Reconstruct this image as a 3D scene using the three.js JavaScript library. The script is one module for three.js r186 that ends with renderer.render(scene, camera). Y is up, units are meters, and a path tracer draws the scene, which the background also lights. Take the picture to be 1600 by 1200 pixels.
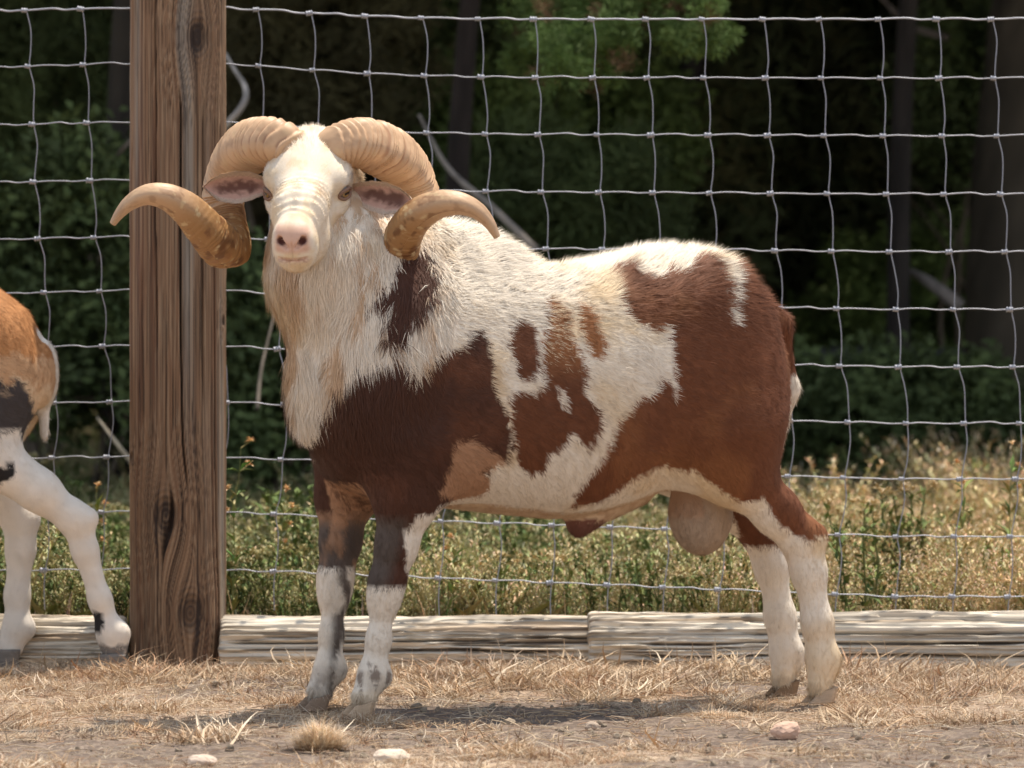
import * as THREE from 'three';
import { mergeGeometries } from 'three/addons/utils/BufferGeometryUtils.js';

// ---------------------------------------------------------------- camera, sky, sun, exposure
const scene = new THREE.Scene();
const camera = new THREE.PerspectiveCamera(2 * Math.atan(600 / 8000) * 180 / Math.PI, 4 / 3, 0.1, 900);
camera.position.set(0, 0.6, 8);
camera.lookAt(0, 0.51, 0);
camera.focus = 8.0;
camera.userData.fStop = 8.5;
const sunTowards = new THREE.Vector3(0.20, 1.0, -0.20).normalize();
{
  // a pale summer sky, a little brighter towards the sun and the horizon
  const W = 512, H = 256, d = new Float32Array(W * H * 4);
  for (let j = 0; j < H; j++) for (let i = 0; i < W; i++) {
    const el = (j + 0.5) / H * Math.PI - Math.PI / 2, az = (i + 0.5) / W * 2 * Math.PI - Math.PI, v = [Math.cos(el) * Math.cos(az), Math.sin(el), Math.cos(el) * Math.sin(az)];
    const h = Math.pow(1 - Math.max(0, v[1]), 3), g = Math.pow(Math.max(0, v[0] * sunTowards.x + v[1] * sunTowards.y + v[2] * sunTowards.z), 24) * 0.9, k = 4 * (j * W + i);
    d[k] = 0.42 + 0.26 * h + g * 0.6; d[k + 1] = 0.50 + 0.21 * h + g * 0.58; d[k + 2] = 0.64 + 0.10 * h + g * 0.54; d[k + 3] = 1;
  }
  const t = new THREE.DataTexture(d, W, H, THREE.RGBAFormat, THREE.FloatType); t.mapping = THREE.EquirectangularReflectionMapping; t.magFilter = THREE.LinearFilter; t.minFilter = THREE.LinearFilter; t.needsUpdate = true;
  scene.background = t; scene.environment = t;
}
const sun = new THREE.DirectionalLight(0xfff3e2, 4.5);
sun.name = 'sun';
sun.position.copy(sunTowards).multiplyScalar(30);
sun.castShadow = true;
sun.shadow.mapSize.set(4096, 4096);
Object.assign(sun.shadow.camera, { left: -9, right: 9, top: 9, bottom: -9, near: 1, far: 70 });
scene.add(sun, sun.target);
const renderer = new THREE.WebGLRenderer({ antialias: true });
renderer.toneMapping = THREE.LinearToneMapping;
renderer.toneMappingExposure = 1.31;
renderer.shadowMap.enabled = true;

// ---------------------------------------------------------------- helpers
function mulberry(seed) { let a = seed >>> 0; return () => { a = (a + 0x6D2B79F5) | 0; let t = Math.imul(a ^ (a >>> 15), 1 | a); t = (t + Math.imul(t ^ (t >>> 7), 61 | t)) ^ t; return ((t ^ (t >>> 14)) >>> 0) / 4294967296; }; }
const rand = mulberry(20240611);
const rr = (a, b) => a + (b - a) * rand();
const clamp = (x, a = 0, b = 1) => Math.min(b, Math.max(a, x));
const mix = (a, b, t) => a + (b - a) * t;
const sstep = (a, b, x) => { const t = clamp((x - a) / (b - a)); return t * t * (3 - 2 * t); };
const hash3 = (x, y, z) => { let h = Math.imul(x, 374761393) ^ Math.imul(y, 668265263) ^ Math.imul(z, 2147483647 - 1013); h = Math.imul(h ^ (h >>> 13), 1274126177); return ((h ^ (h >>> 16)) >>> 0) / 4294967296; };
function vnoise(x, y, z) {
  const xi = Math.floor(x), yi = Math.floor(y), zi = Math.floor(z); let fx = x - xi, fy = y - yi, fz = z - zi;
  fx = fx * fx * (3 - 2 * fx); fy = fy * fy * (3 - 2 * fy); fz = fz * fz * (3 - 2 * fz);
  const h = (a, b, c) => hash3(xi + a, yi + b, zi + c);
  return mix(mix(mix(h(0, 0, 0), h(1, 0, 0), fx), mix(h(0, 1, 0), h(1, 1, 0), fx), fy), mix(mix(h(0, 0, 1), h(1, 0, 1), fx), mix(h(0, 1, 1), h(1, 1, 1), fx), fy), fz);
}
function fbm(x, y, z, oct = 4) { let s = 0, a = 0.5; for (let i = 0; i < oct; i++) { s += a * vnoise(x, y, z); x *= 2.03; y *= 2.03; z *= 2.03; a *= 0.5; } return s; }
const V3 = (x, y, z) => new THREE.Vector3(x, y, z);
// a point of the place from where it shows in the photograph and how far along the lens axis it stands (z = 0 at the ram, 8 m from the lens)
const at = (px, py, z) => V3((px - 800) * (8 - z) / 8000, 0.6 - (py - 510) * (8 - z) / 8000, z);
const srgb = (r, g, b) => { const c = new THREE.Color().setRGB(r / 255, g / 255, b / 255, THREE.SRGBColorSpace); return [c.r, c.g, c.b]; };
const usedNames = new Map();
function numbered(name) { const n = usedNames.get(name) ?? 0; usedNames.set(name, n + 1); return n ? name + '_' + String(n).padStart(3, '0') : name; }
function tag(o, label, category, group, kind) { if (label) o.userData.label = label; if (category) o.userData.category = category; if (group) o.userData.group = group; if (kind) o.userData.kind = kind; return o; }
function thing(name, label, category, pos = V3(0, 0, 0), group) { const g = new THREE.Group(); g.name = numbered(name); g.position.copy(pos); tag(g, label, category, group); scene.add(g); return g; }
function part(name, geo, mat, parent) { const m = new THREE.Mesh(geo, mat); m.name = name; m.castShadow = m.receiveShadow = true; parent.add(m); return m; }
function geom(pos, idx, col, nor, uv) {
  const g = new THREE.BufferGeometry();
  g.setAttribute('position', new THREE.BufferAttribute(pos instanceof Float32Array ? pos : new Float32Array(pos), 3));
  if (nor) g.setAttribute('normal', new THREE.BufferAttribute(nor instanceof Float32Array ? nor : new Float32Array(nor), 3));
  if (uv) g.setAttribute('uv', new THREE.BufferAttribute(new Float32Array(uv), 2));
  if (col) g.setAttribute('color', new THREE.BufferAttribute(col instanceof Float32Array ? col : new Float32Array(col), 3));
  if (idx) g.setIndex(new THREE.BufferAttribute(idx instanceof Uint32Array ? idx : new Uint32Array(idx), 1));
  if (!nor) g.computeVertexNormals();
  return g;
}
// a sheet of (nu+1) x (nv+1) points; f(s, t, out) fills out = [x, y, z, r, g, b, u, v]
function sheet(nu, nv, f, closeU = false) {
  const pos = [], col = [], uv = [], idx = [], o = new Array(8).fill(0), W = nu + 1;
  for (let j = 0; j <= nv; j++) for (let i = 0; i <= nu; i++) { o[6] = i / nu; o[7] = j / nv; f(i / nu, j / nv, o); pos.push(o[0], o[1], o[2]); col.push(o[3], o[4], o[5]); uv.push(o[6], o[7]); }
  for (let j = 0; j < nv; j++) for (let i = 0; i < nu; i++) { const a = j * W + i, b = a + 1, c = a + W, d = c + 1; idx.push(a, b, d, a, d, c); }
  const g = geom(pos, idx, col, null, uv);
  if (closeU) { const n = g.attributes.normal; for (let j = 0; j <= nv; j++) { const a = j * W, b = a + nu; const v = V3(n.getX(a) + n.getX(b), n.getY(a) + n.getY(b), n.getZ(a) + n.getZ(b)).normalize(); n.setXYZ(a, v.x, v.y, v.z); n.setXYZ(b, v.x, v.y, v.z); } }
  return g;
}
// a tube along points; rad(t) radius, optional shape(t, ang) factor and paint(t, ang, point) colour
function sweep(points, rad, nSeg, nSide, opt = {}) {
  const curve = new THREE.CatmullRomCurve3(points, false, 'centripetal');
  const P = curve.getSpacedPoints(nSeg), L = curve.getLength();
  const T = P.map((p, i) => P[Math.min(i + 1, nSeg)].clone().sub(P[Math.max(i - 1, 0)]).normalize());
  let n0 = opt.up ? opt.up.clone() : (Math.abs(T[0].y) < 0.9 ? V3(0, 1, 0) : V3(1, 0, 0)); n0.addScaledVector(T[0], -n0.dot(T[0])).normalize();
  const pos = [], col = [], uv = [], idx = [];
  for (let i = 0; i <= nSeg; i++) {
    n0.addScaledVector(T[i], -n0.dot(T[i])).normalize(); const b = T[i].clone().cross(n0);
    for (let k = 0; k <= nSide; k++) {
      const a = k / nSide * Math.PI * 2, t = i / nSeg, r = rad(t) * (opt.shape ? opt.shape(t, a, t * L) : 1);
      const p = P[i].clone().addScaledVector(n0, Math.cos(a) * r * (opt.flat ?? 1)).addScaledVector(b, Math.sin(a) * r);
      pos.push(p.x, p.y, p.z); uv.push(k / nSide, t * L);
      if (opt.paint) col.push(...opt.paint(t, a, p)); else col.push(1, 1, 1);
    }
  }
  const W = nSide + 1;
  for (let i = 0; i < nSeg; i++) for (let k = 0; k < nSide; k++) { const a = i * W + k; idx.push(a, a + 1, a + W + 1, a, a + W + 1, a + W); }
  for (const [row, flip] of [[0, true], [nSeg, false]]) {   // close the ends
    const c = pos.length / 3, q = P[row]; pos.push(q.x, q.y, q.z); uv.push(0, 0); col.push(...(opt.paint ? opt.paint(row / nSeg, 0, q) : [1, 1, 1]));
    for (let k = 0; k < nSide; k++) { const a = row * W + k; flip ? idx.push(c, a + 1, a) : idx.push(c, a, a + 1); }
  }
  return geom(pos, idx, col, null, uv);
}
// ---- distance fields, meshed by surface nets
const smin = (a, b, k) => { const h = Math.max(k - Math.abs(a - b), 0) / k; return Math.min(a, b) - h * h * k * 0.25; };
function cone(ax, ay, az, ra, bx, by, bz, rb, sz = 1) {   // tapered capsule; sz widens it sideways
  const dx = bx - ax, dy = by - ay, dz = (bz - az) / sz, L = dx * dx + dy * dy + dz * dz;
  return (x, y, z) => { const px = x - ax, py = y - ay, pz = (z - az) / sz; const t = clamp((px * dx + py * dy + pz * dz) / L); const ex = px - dx * t, ey = py - dy * t, ez = pz - dz * t; return Math.sqrt(ex * ex + ey * ey + ez * ez) - mix(ra, rb, t); };
}
function ball(cx, cy, cz, rx, ry = rx, rz = rx) {
  return (x, y, z) => { const a = (x - cx) / rx, b = (y - cy) / ry, c = (z - cz) / rz; const k0 = Math.sqrt(a * a + b * b + c * c), p = a / rx, q = b / ry, s = c / rz, k1 = Math.sqrt(p * p + q * q + s * s); return k1 < 1e-9 ? -Math.min(rx, ry, rz) : k0 * (k0 - 1) / k1; };
}
// a trunk along x from stations [x, top, bottom, half width]
function trunk(st, endRound) {
  const n = st.length;
  const cr = (a, b, c, d, t) => 0.5 * (2 * b + (c - a) * t + (2 * a - 5 * b + 4 * c - d) * t * t + (3 * b - a - 3 * c + d) * t * t * t);
  return (x, y, z) => {
    const xc = clamp(x, st[n - 1][0], st[0][0]); let i = 0; while (i < n - 2 && st[i + 1][0] > xc) i++;
    const A = st[Math.max(i - 1, 0)], B = st[i], C = st[i + 1], D = st[Math.min(i + 2, n - 1)], t = (xc - B[0]) / (C[0] - B[0]);
    const top = cr(A[1], B[1], C[1], D[1], t), bot = cr(A[2], B[2], C[2], D[2], t), w = cr(A[3], B[3], C[3], D[3], t);
    const ry = (top - bot) / 2, a = (y - (top + bot) / 2) / ry, b = z / w, c = (x - xc) / endRound;
    const e = 2.25, q = Math.pow(Math.pow(Math.abs(a), e) + Math.pow(Math.abs(b), e), 2 / e) + c * c;
    return (Math.sqrt(q) - 1) * Math.min(ry, w);
  };
}
function meshField(f, lo, hi, cell, detail) {
  const nx = Math.ceil((hi[0] - lo[0]) / cell) + 1, ny = Math.ceil((hi[1] - lo[1]) / cell) + 1, nz = Math.ceil((hi[2] - lo[2]) / cell) + 1;
  const val = new Float32Array(nx * ny * nz).fill(1), B = 5, reach = cell * B * 1.05;
  for (let bz = 0; bz < nz; bz += B) for (let by = 0; by < ny; by += B) for (let bx = 0; bx < nx; bx += B) {
    const d = f(lo[0] + (bx + B / 2) * cell, lo[1] + (by + B / 2) * cell, lo[2] + (bz + B / 2) * cell);
    const far = Math.abs(d) > reach * 1.7;
    for (let z = bz; z < Math.min(bz + B, nz); z++) for (let y = by; y < Math.min(by + B, ny); y++) for (let x = bx; x < Math.min(bx + B, nx); x++)
      val[(z * ny + y) * nx + x] = far ? d : f(lo[0] + x * cell, lo[1] + y * cell, lo[2] + z * cell);
  }
  const pos = [], idx = [], id = new Int32Array(nx * ny * nz).fill(-1), at3 = (x, y, z) => (z * ny + y) * nx + x;
  for (let z = 0; z < nz - 1; z++) for (let y = 0; y < ny - 1; y++) for (let x = 0; x < nx - 1; x++) {
    let m = 0; const c = [];
    for (let k = 0; k < 8; k++) { const v = val[at3(x + (k & 1), y + ((k >> 1) & 1), z + (k >> 2))]; c.push(v); if (v < 0) m++; }
    if (m === 0 || m === 8) continue;
    let sx = 0, sy = 0, sz = 0, n = 0;
    for (const [a, b] of NET_EDGES) if ((c[a] < 0) !== (c[b] < 0)) { const t = c[a] / (c[a] - c[b]); sx += mix(a & 1, b & 1, t); sy += mix((a >> 1) & 1, (b >> 1) & 1, t); sz += mix(a >> 2, b >> 2, t); n++; }
    id[at3(x, y, z)] = pos.length / 3; pos.push(lo[0] + (x + sx / n) * cell, lo[1] + (y + sy / n) * cell, lo[2] + (z + sz / n) * cell);
  }
  for (let z = 1; z < nz - 1; z++) for (let y = 1; y < ny - 1; y++) for (let x = 1; x < nx - 1; x++) {
    const s = val[at3(x, y, z)] < 0;
    const quad = (a, b, c, d, flip) => { if (a < 0 || b < 0 || c < 0 || d < 0) return; flip ? idx.push(a, b, c, a, c, d) : idx.push(a, c, b, a, d, c); };
    if (s !== val[at3(x + 1, y, z)] < 0) quad(id[at3(x, y - 1, z - 1)], id[at3(x, y, z - 1)], id[at3(x, y, z)], id[at3(x, y - 1, z)], s);
    if (s !== val[at3(x, y + 1, z)] < 0) quad(id[at3(x - 1, y, z - 1)], id[at3(x - 1, y, z)], id[at3(x, y, z)], id[at3(x, y, z - 1)], s);
    if (s !== val[at3(x, y, z + 1)] < 0) quad(id[at3(x - 1, y - 1, z)], id[at3(x, y - 1, z)], id[at3(x, y, z)], id[at3(x - 1, y, z)], s);
  }
  // settle the points on the surface and take the normals from the field
  const fine = detail ?? f, nor = new Float32Array(pos.length), e = cell * 0.4;
  const P = new Float32Array(pos);
  for (let i = 0; i < P.length; i += 3) {
    for (let k = 0; k < 2; k++) {
      const x = P[i], y = P[i + 1], z = P[i + 2], d = fine(x, y, z);
      let gx = fine(x + e, y, z) - fine(x - e, y, z), gy = fine(x, y + e, z) - fine(x, y - e, z), gz = fine(x, y, z + e) - fine(x, y, z - e); const l = Math.hypot(gx, gy, gz) || 1; const g = l / (2 * e);
      gx /= l; gy /= l; gz /= l; nor[i] = gx; nor[i + 1] = gy; nor[i + 2] = gz;
      const st = clamp(d / Math.max(g, 0.3), -cell, cell); P[i] -= gx * st; P[i + 1] -= gy * st; P[i + 2] -= gz * st;
    }
  }
  return geom(P, new Uint32Array(idx), null, nor);
}
const NET_EDGES = [[0, 1], [2, 3], [4, 5], [6, 7], [0, 2], [1, 3], [4, 6], [5, 7], [0, 4], [1, 5], [2, 6], [3, 7]];
// ---- fur: tapering blades rooted on a mesh. look(p, n, out) gives out = { keep, len, wid, dir, lift, col, seg }
function growFur(geo, count, look, seed) {
  const R = mulberry(seed), P = geo.attributes.position, N = geo.attributes.normal, I = geo.index, nT = I.count / 3;
  const cum = new Float64Array(nT), a = V3(), b = V3(), c = V3(), p = V3(), n = V3(), d = V3(), s = V3(), q = V3(), w = V3(); let sum = 0;
  for (let t = 0; t < nT; t++) { a.fromBufferAttribute(P, I.getX(t * 3)); b.fromBufferAttribute(P, I.getX(t * 3 + 1)); c.fromBufferAttribute(P, I.getX(t * 3 + 2)); sum += b.sub(a).cross(c.sub(a)).length() / 2; cum[t] = sum; }
  const pos = [], nor = [], col = [], idx = [], o = { dir: V3(), col: [0, 0, 0] };
  for (let k = 0; k < count; k++) {
    const x = R() * sum; let l = 0, h = nT - 1; while (l < h) { const m = (l + h) >> 1; cum[m] < x ? l = m + 1 : h = m; }
    const i0 = I.getX(l * 3), i1 = I.getX(l * 3 + 1), i2 = I.getX(l * 3 + 2); let u = R(), v = R(); if (u + v > 1) { u = 1 - u; v = 1 - v; } const w0 = 1 - u - v;
    p.set(0, 0, 0).addScaledVector(a.fromBufferAttribute(P, i0), w0).addScaledVector(b.fromBufferAttribute(P, i1), u).addScaledVector(c.fromBufferAttribute(P, i2), v);
    n.set(0, 0, 0).addScaledVector(a.fromBufferAttribute(N, i0), w0).addScaledVector(b.fromBufferAttribute(N, i1), u).addScaledVector(c.fromBufferAttribute(N, i2), v).normalize();
    o.keep = 1; o.lift = 0.35; o.seg = 1; look(p, n, o, R);
    if (R() > o.keep) continue;
    d.copy(o.dir); d.x += (R() - 0.5) * 0.5; d.y += (R() - 0.5) * 0.5; d.z += (R() - 0.5) * 0.5;
    const cl = 70 / Math.max(0.4, o.len / 0.02);   // neighbouring hairs lean together
    d.x += (vnoise(p.x * cl, p.y * cl, p.z * cl) - 0.5) * 1.5; d.y += (vnoise(p.x * cl + 40, p.y * cl, p.z * cl) - 0.5) * 1.3; d.z += (vnoise(p.x * cl, p.y * cl + 40, p.z * cl) - 0.5) * 1.5;
    d.addScaledVector(n, -d.dot(n)).normalize();
    s.copy(d).cross(n).normalize();
    const len = o.len * (0.6 + 0.7 * R()), lift = o.lift * (0.6 + 0.8 * R()), wd = o.wid * (0.7 + 0.6 * R()) / 2;
    const nx = n.x * 0.86 + (R() - 0.5) * 0.4 + d.x * 0.15, ny = n.y * 0.86 + (R() - 0.5) * 0.4 + d.y * 0.15, nz = n.z * 0.86 + (R() - 0.5) * 0.4 + d.z * 0.15, nl = Math.hypot(nx, ny, nz);
    const i = pos.length / 3, C = o.col, put = (v3) => { pos.push(v3.x, v3.y, v3.z); nor.push(nx / nl, ny / nl, nz / nl); col.push(C[0], C[1], C[2]); };
    p.addScaledVector(n, -0.0015);
    put(q.copy(p).addScaledVector(s, wd)); put(q.copy(p).addScaledVector(s, -wd));
    w.copy(d).multiplyScalar(Math.cos(lift)).addScaledVector(n, Math.sin(lift));
    if (o.seg === 1) { put(q.copy(p).addScaledVector(w, len)); idx.push(i + 1, i, i + 2); continue; }
    p.addScaledVector(w, len * 0.45); put(q.copy(p).addScaledVector(s, wd * 0.85)); put(q.copy(p).addScaledVector(s, -wd * 0.85));
    w.addScaledVector(o.dir, 0.5).addScaledVector(n, -0.12).normalize(); put(q.copy(p).addScaledVector(w, len * 0.55));
    idx.push(i + 1, i, i + 3, i + 3, i, i + 2, i + 3, i + 2, i + 4);
  }
  return geom(pos, idx, col, nor);
}
// ---- textures computed here: grain and noise only
function noiseTexture(size, f, colour = true) {
  const d = new Uint8Array(size * size * 4), o = [0, 0, 0];
  for (let y = 0; y < size; y++) for (let x = 0; x < size; x++) { f(x / size, y / size, o); const i = (y * size + x) * 4; d[i] = clamp(o[0], 0, 255); d[i + 1] = clamp(o[1], 0, 255); d[i + 2] = clamp(o[2], 0, 255); d[i + 3] = 255; }
  const t = new THREE.DataTexture(d, size, size); t.wrapS = t.wrapT = THREE.RepeatWrapping; t.magFilter = THREE.LinearFilter; t.minFilter = THREE.LinearMipmapLinearFilter; t.generateMipmaps = true;
  if (colour) t.colorSpace = THREE.SRGBColorSpace; t.needsUpdate = true; return t;
}
// ---------------------------------------------------------------- the ground
const groundY = (x, z) => { const near = sstep(1.4, 0.3, Math.hypot(x, z)); return (fbm(x * 3 + 7, 0, z * 3, 3) - 0.45) * 0.02 + (fbm(x * 22, 3, z * 22, 3) - 0.45) * 0.013 - 0.002 * near; };
const strawTex = noiseTexture(1024, (u, v, o) => {
  const n = fbm(u * 60, v * 60, 1, 4), s = fbm(u * 300, v * 90, 4, 2), s2 = fbm(u * 90, v * 300, 8, 2), g = Math.max(s, s2);
  const t = sstep(0.36, 0.62, n), k = sstep(0.46, 0.6, g);
  o[0] = mix(mix(138, 166, t), 204, k * 0.7); o[1] = mix(mix(120, 146, t), 182, k * 0.7); o[2] = mix(mix(104, 126, t), 158, k * 0.7);
});
const strawBump = noiseTexture(512, (u, v, o) => { o[0] = o[1] = o[2] = 255 * fbm(u * 90, v * 90, 2, 5); }, false);
{
  const axis = (half, step, far) => { const a = []; for (let x = 0; x <= half; x += step) a.push(x); let d = step, x = half; while (x < far) { d *= 1.22; x += d; a.push(Math.min(x, far)); } return [...a.slice(1).map((q) => -q).reverse(), ...a]; };
  const X = axis(1.5, 0.014, 420), Z = axis(1.5, 0.014, 420), pos = [], col = [], uv = [], idx = [];
  for (const z of Z) for (const x of X) {
    pos.push(x, groundY(x, z), z); uv.push(x, z);
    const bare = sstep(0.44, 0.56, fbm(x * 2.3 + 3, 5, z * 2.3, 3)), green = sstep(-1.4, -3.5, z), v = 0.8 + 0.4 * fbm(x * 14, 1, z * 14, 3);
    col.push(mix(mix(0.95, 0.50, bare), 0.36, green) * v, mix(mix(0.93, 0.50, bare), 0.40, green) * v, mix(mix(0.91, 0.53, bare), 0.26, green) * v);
  }
  for (let j = 0; j + 1 < Z.length; j++) for (let i = 0; i + 1 < X.length; i++) { const a = j * X.length + i, c = a + X.length; idx.push(a, c, a + 1, a + 1, c, c + 1); }
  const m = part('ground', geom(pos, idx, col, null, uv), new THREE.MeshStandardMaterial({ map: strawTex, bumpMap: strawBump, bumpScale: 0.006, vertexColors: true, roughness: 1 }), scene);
  m.userData.kind = 'structure';
}
// ---- ground cover nobody could count: instanced blades
function instanced(name, geo, mat, list, label, category) {
  const m = new THREE.InstancedMesh(geo, mat, list.length); m.name = numbered(name); m.castShadow = m.receiveShadow = true;
  const q = new THREE.Quaternion(), e = new THREE.Euler(), M = new THREE.Matrix4(), c = new THREE.Color();
  list.forEach(([x, y, z, turn, sx, sy, col, tx = 0, tz = 0], i) => { e.set(tx, turn, tz, 'YXZ'); q.setFromEuler(e); M.compose(V3(x, y, z), q, V3(sx, sy, sx)); m.setMatrixAt(i, M); c.setRGB(...col); m.setColorAt(i, c); });
  if (label) tag(m, label, category, null, 'stuff'); else m.userData.kind = 'stuff';
  return m;
}
// a clump of curling blades, 1 unit tall
function bladeClump(n, seed, spread, width, lean, curl) {
  const R = mulberry(seed), pos = [], idx = [];
  for (let b = 0; b < n; b++) {
    const a = R() * 6.283, l = lean * (0.2 + R()), h = 0.45 + 0.55 * R(), bx = (R() - 0.5) * spread, bz = (R() - 0.5) * spread, w = width * (0.6 + 0.8 * R()), side = R() * 6.283, cu = curl * (R() - 0.3), tw = (R() - 0.5) * 2; const i0 = pos.length / 3;
    for (let s = 0; s <= 4; s++) { const t = s / 4, o = l * t + cu * t * t * t, y = h * (t - 0.38 * Math.abs(l + cu) * t * t * 0.7), aa = a + tw * t; const x = bx + Math.cos(aa) * o, z = bz + Math.sin(aa) * o, ww = w * (1 - t * 0.92) / 2; pos.push(x + Math.cos(side) * ww, y, z + Math.sin(side) * ww, x - Math.cos(side) * ww, y, z - Math.sin(side) * ww); if (s) { const q = i0 + s * 2; idx.push(q - 2, q - 1, q + 1, q - 2, q + 1, q); } }
  }
  return geom(pos, idx);
}
const bladeMat = new THREE.MeshStandardMaterial({ color: 0xffffff, roughness: 0.85, side: THREE.DoubleSide });
const STRAW = [srgb(206, 182, 150), srgb(190, 160, 126), srgb(222, 205, 180), srgb(174, 138, 108), srgb(204, 182, 154), srgb(158, 136, 116)];
{
  const R = mulberry(55), kinds = [bladeClump(10, 1, 0.6, 0.06, 0.7, 0.8), bladeClump(9, 2, 0.7, 0.05, 0.9, 1.0), bladeClump(12, 3, 0.9, 0.065, 1.2, 1.2)], lists = [[], [], []];
  for (let k = 0; k < 52000; k++) {
    const z = -1.12 + R() * 2.85, x = (R() - 0.5) * 3.1, bare = sstep(0.46, 0.57, fbm(x * 2.3 + 3, 5, z * 2.3, 3)), cl = fbm(x * 9, 2, z * 9, 3);
    const byLog = sstep(-0.35, -0.85, z) * (1 - sstep(-0.98, -1.08, z) * 0.5); let dens = (0.25 + 0.75 * sstep(0.36, 0.56, cl)) * (1 - 0.9 * bare) + 0.45 * byLog + 0.25 * sstep(-0.2, -0.9, x) * sstep(0.6, 0, z);
    for (const [hx, hz] of [[-0.290, 0.205], [-0.318, 0.062], [0.425, -0.098], [0.435, -0.256]]) dens += 0.9 * sstep(0.085, 0.03, Math.hypot(x - hx, (z - hz) * 0.8));
    if (R() > dens) continue;
    const h = (0.013 + 0.019 * R()) * (0.7 + 0.5 * byLog * (1 - 0.7 * sstep(-0.78, -0.9, z)) + 0.5 * sstep(0.45, 0.6, cl)) * (R() < 0.06 ? 1.8 : 1), c = STRAW[Math.floor(R() * 6)], v = 0.75 + 0.4 * R();
    lists[k % 3].push([x, groundY(x, z) - 0.002, z, R() * 6.283, h * (0.8 + 0.6 * R()), h, c.map((q) => q * v)]);
  }
  const g = new THREE.Group(); g.name = 'dry_grass'; tag(g, 'short curled dry straw grass covering the pen floor', 'grass', null, 'stuff'); scene.add(g);
  kinds.forEach((geo, i) => { const m = instanced('grass_blades', geo, bladeMat, lists[i]); g.add(m); });
  // straw lying flat
  const lit = [], stalk = sweep([V3(-0.5, 0, 0), V3(-0.1, 0.02, 0.03), V3(0.5, 0, -0.02)], () => 0.016, 6, 5);
  for (let k = 0; k < 16000; k++) { const z = -1.0 + R() * 2.75, x = (R() - 0.5) * 3.1, l = 0.015 + 0.04 * R() * R(), c = STRAW[Math.floor(R() * 6)], v = 0.7 + 0.5 * R(); lit.push([x, groundY(x, z) + 0.003 + 0.004 * R(), z, R() * 6.283, l, l, c.map((q) => q * v), 0, (R() - 0.5) * 0.35]); }
  g.add(instanced('straw_litter', stalk, bladeMat, lit));
  // crumbs of earth and grit
  const grit = [], stone = new THREE.IcosahedronGeometry(1, 1); { const P = stone.attributes.position; for (let i = 0; i < P.count; i++) { const k = 0.75 + 0.5 * vnoise(P.getX(i) * 2 + 5, P.getY(i) * 2, P.getZ(i) * 2); P.setXYZ(i, P.getX(i) * k, P.getY(i) * k * 0.7, P.getZ(i) * k); } stone.computeVertexNormals(); }
  for (let k = 0; k < 5000; k++) { const z = -0.95 + R() * 2.6, x = (R() - 0.5) * 3.1; const bare = fbm(x * 2.3 + 3, 5, z * 2.3, 3); if (R() > 0.2 + 1.6 * (bare - 0.3)) continue; const s = 0.0015 + 0.006 * R() ** 4 + (R() < 0.01 ? 0.006 : 0), v = 0.6 + 0.6 * R(); grit.push([x, groundY(x, z) + s * 0.3, z, R() * 6.283, s, s, [0.30 * v, 0.24 * v, 0.175 * v], R(), R()]); }
  const gm = instanced('earth_crumbs', stone, new THREE.MeshStandardMaterial({ color: 0xffffff, roughness: 1 }), grit, 'small crumbs of dry earth and grit scattered over the pen floor', 'grit'); scene.add(gm);
}
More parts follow.
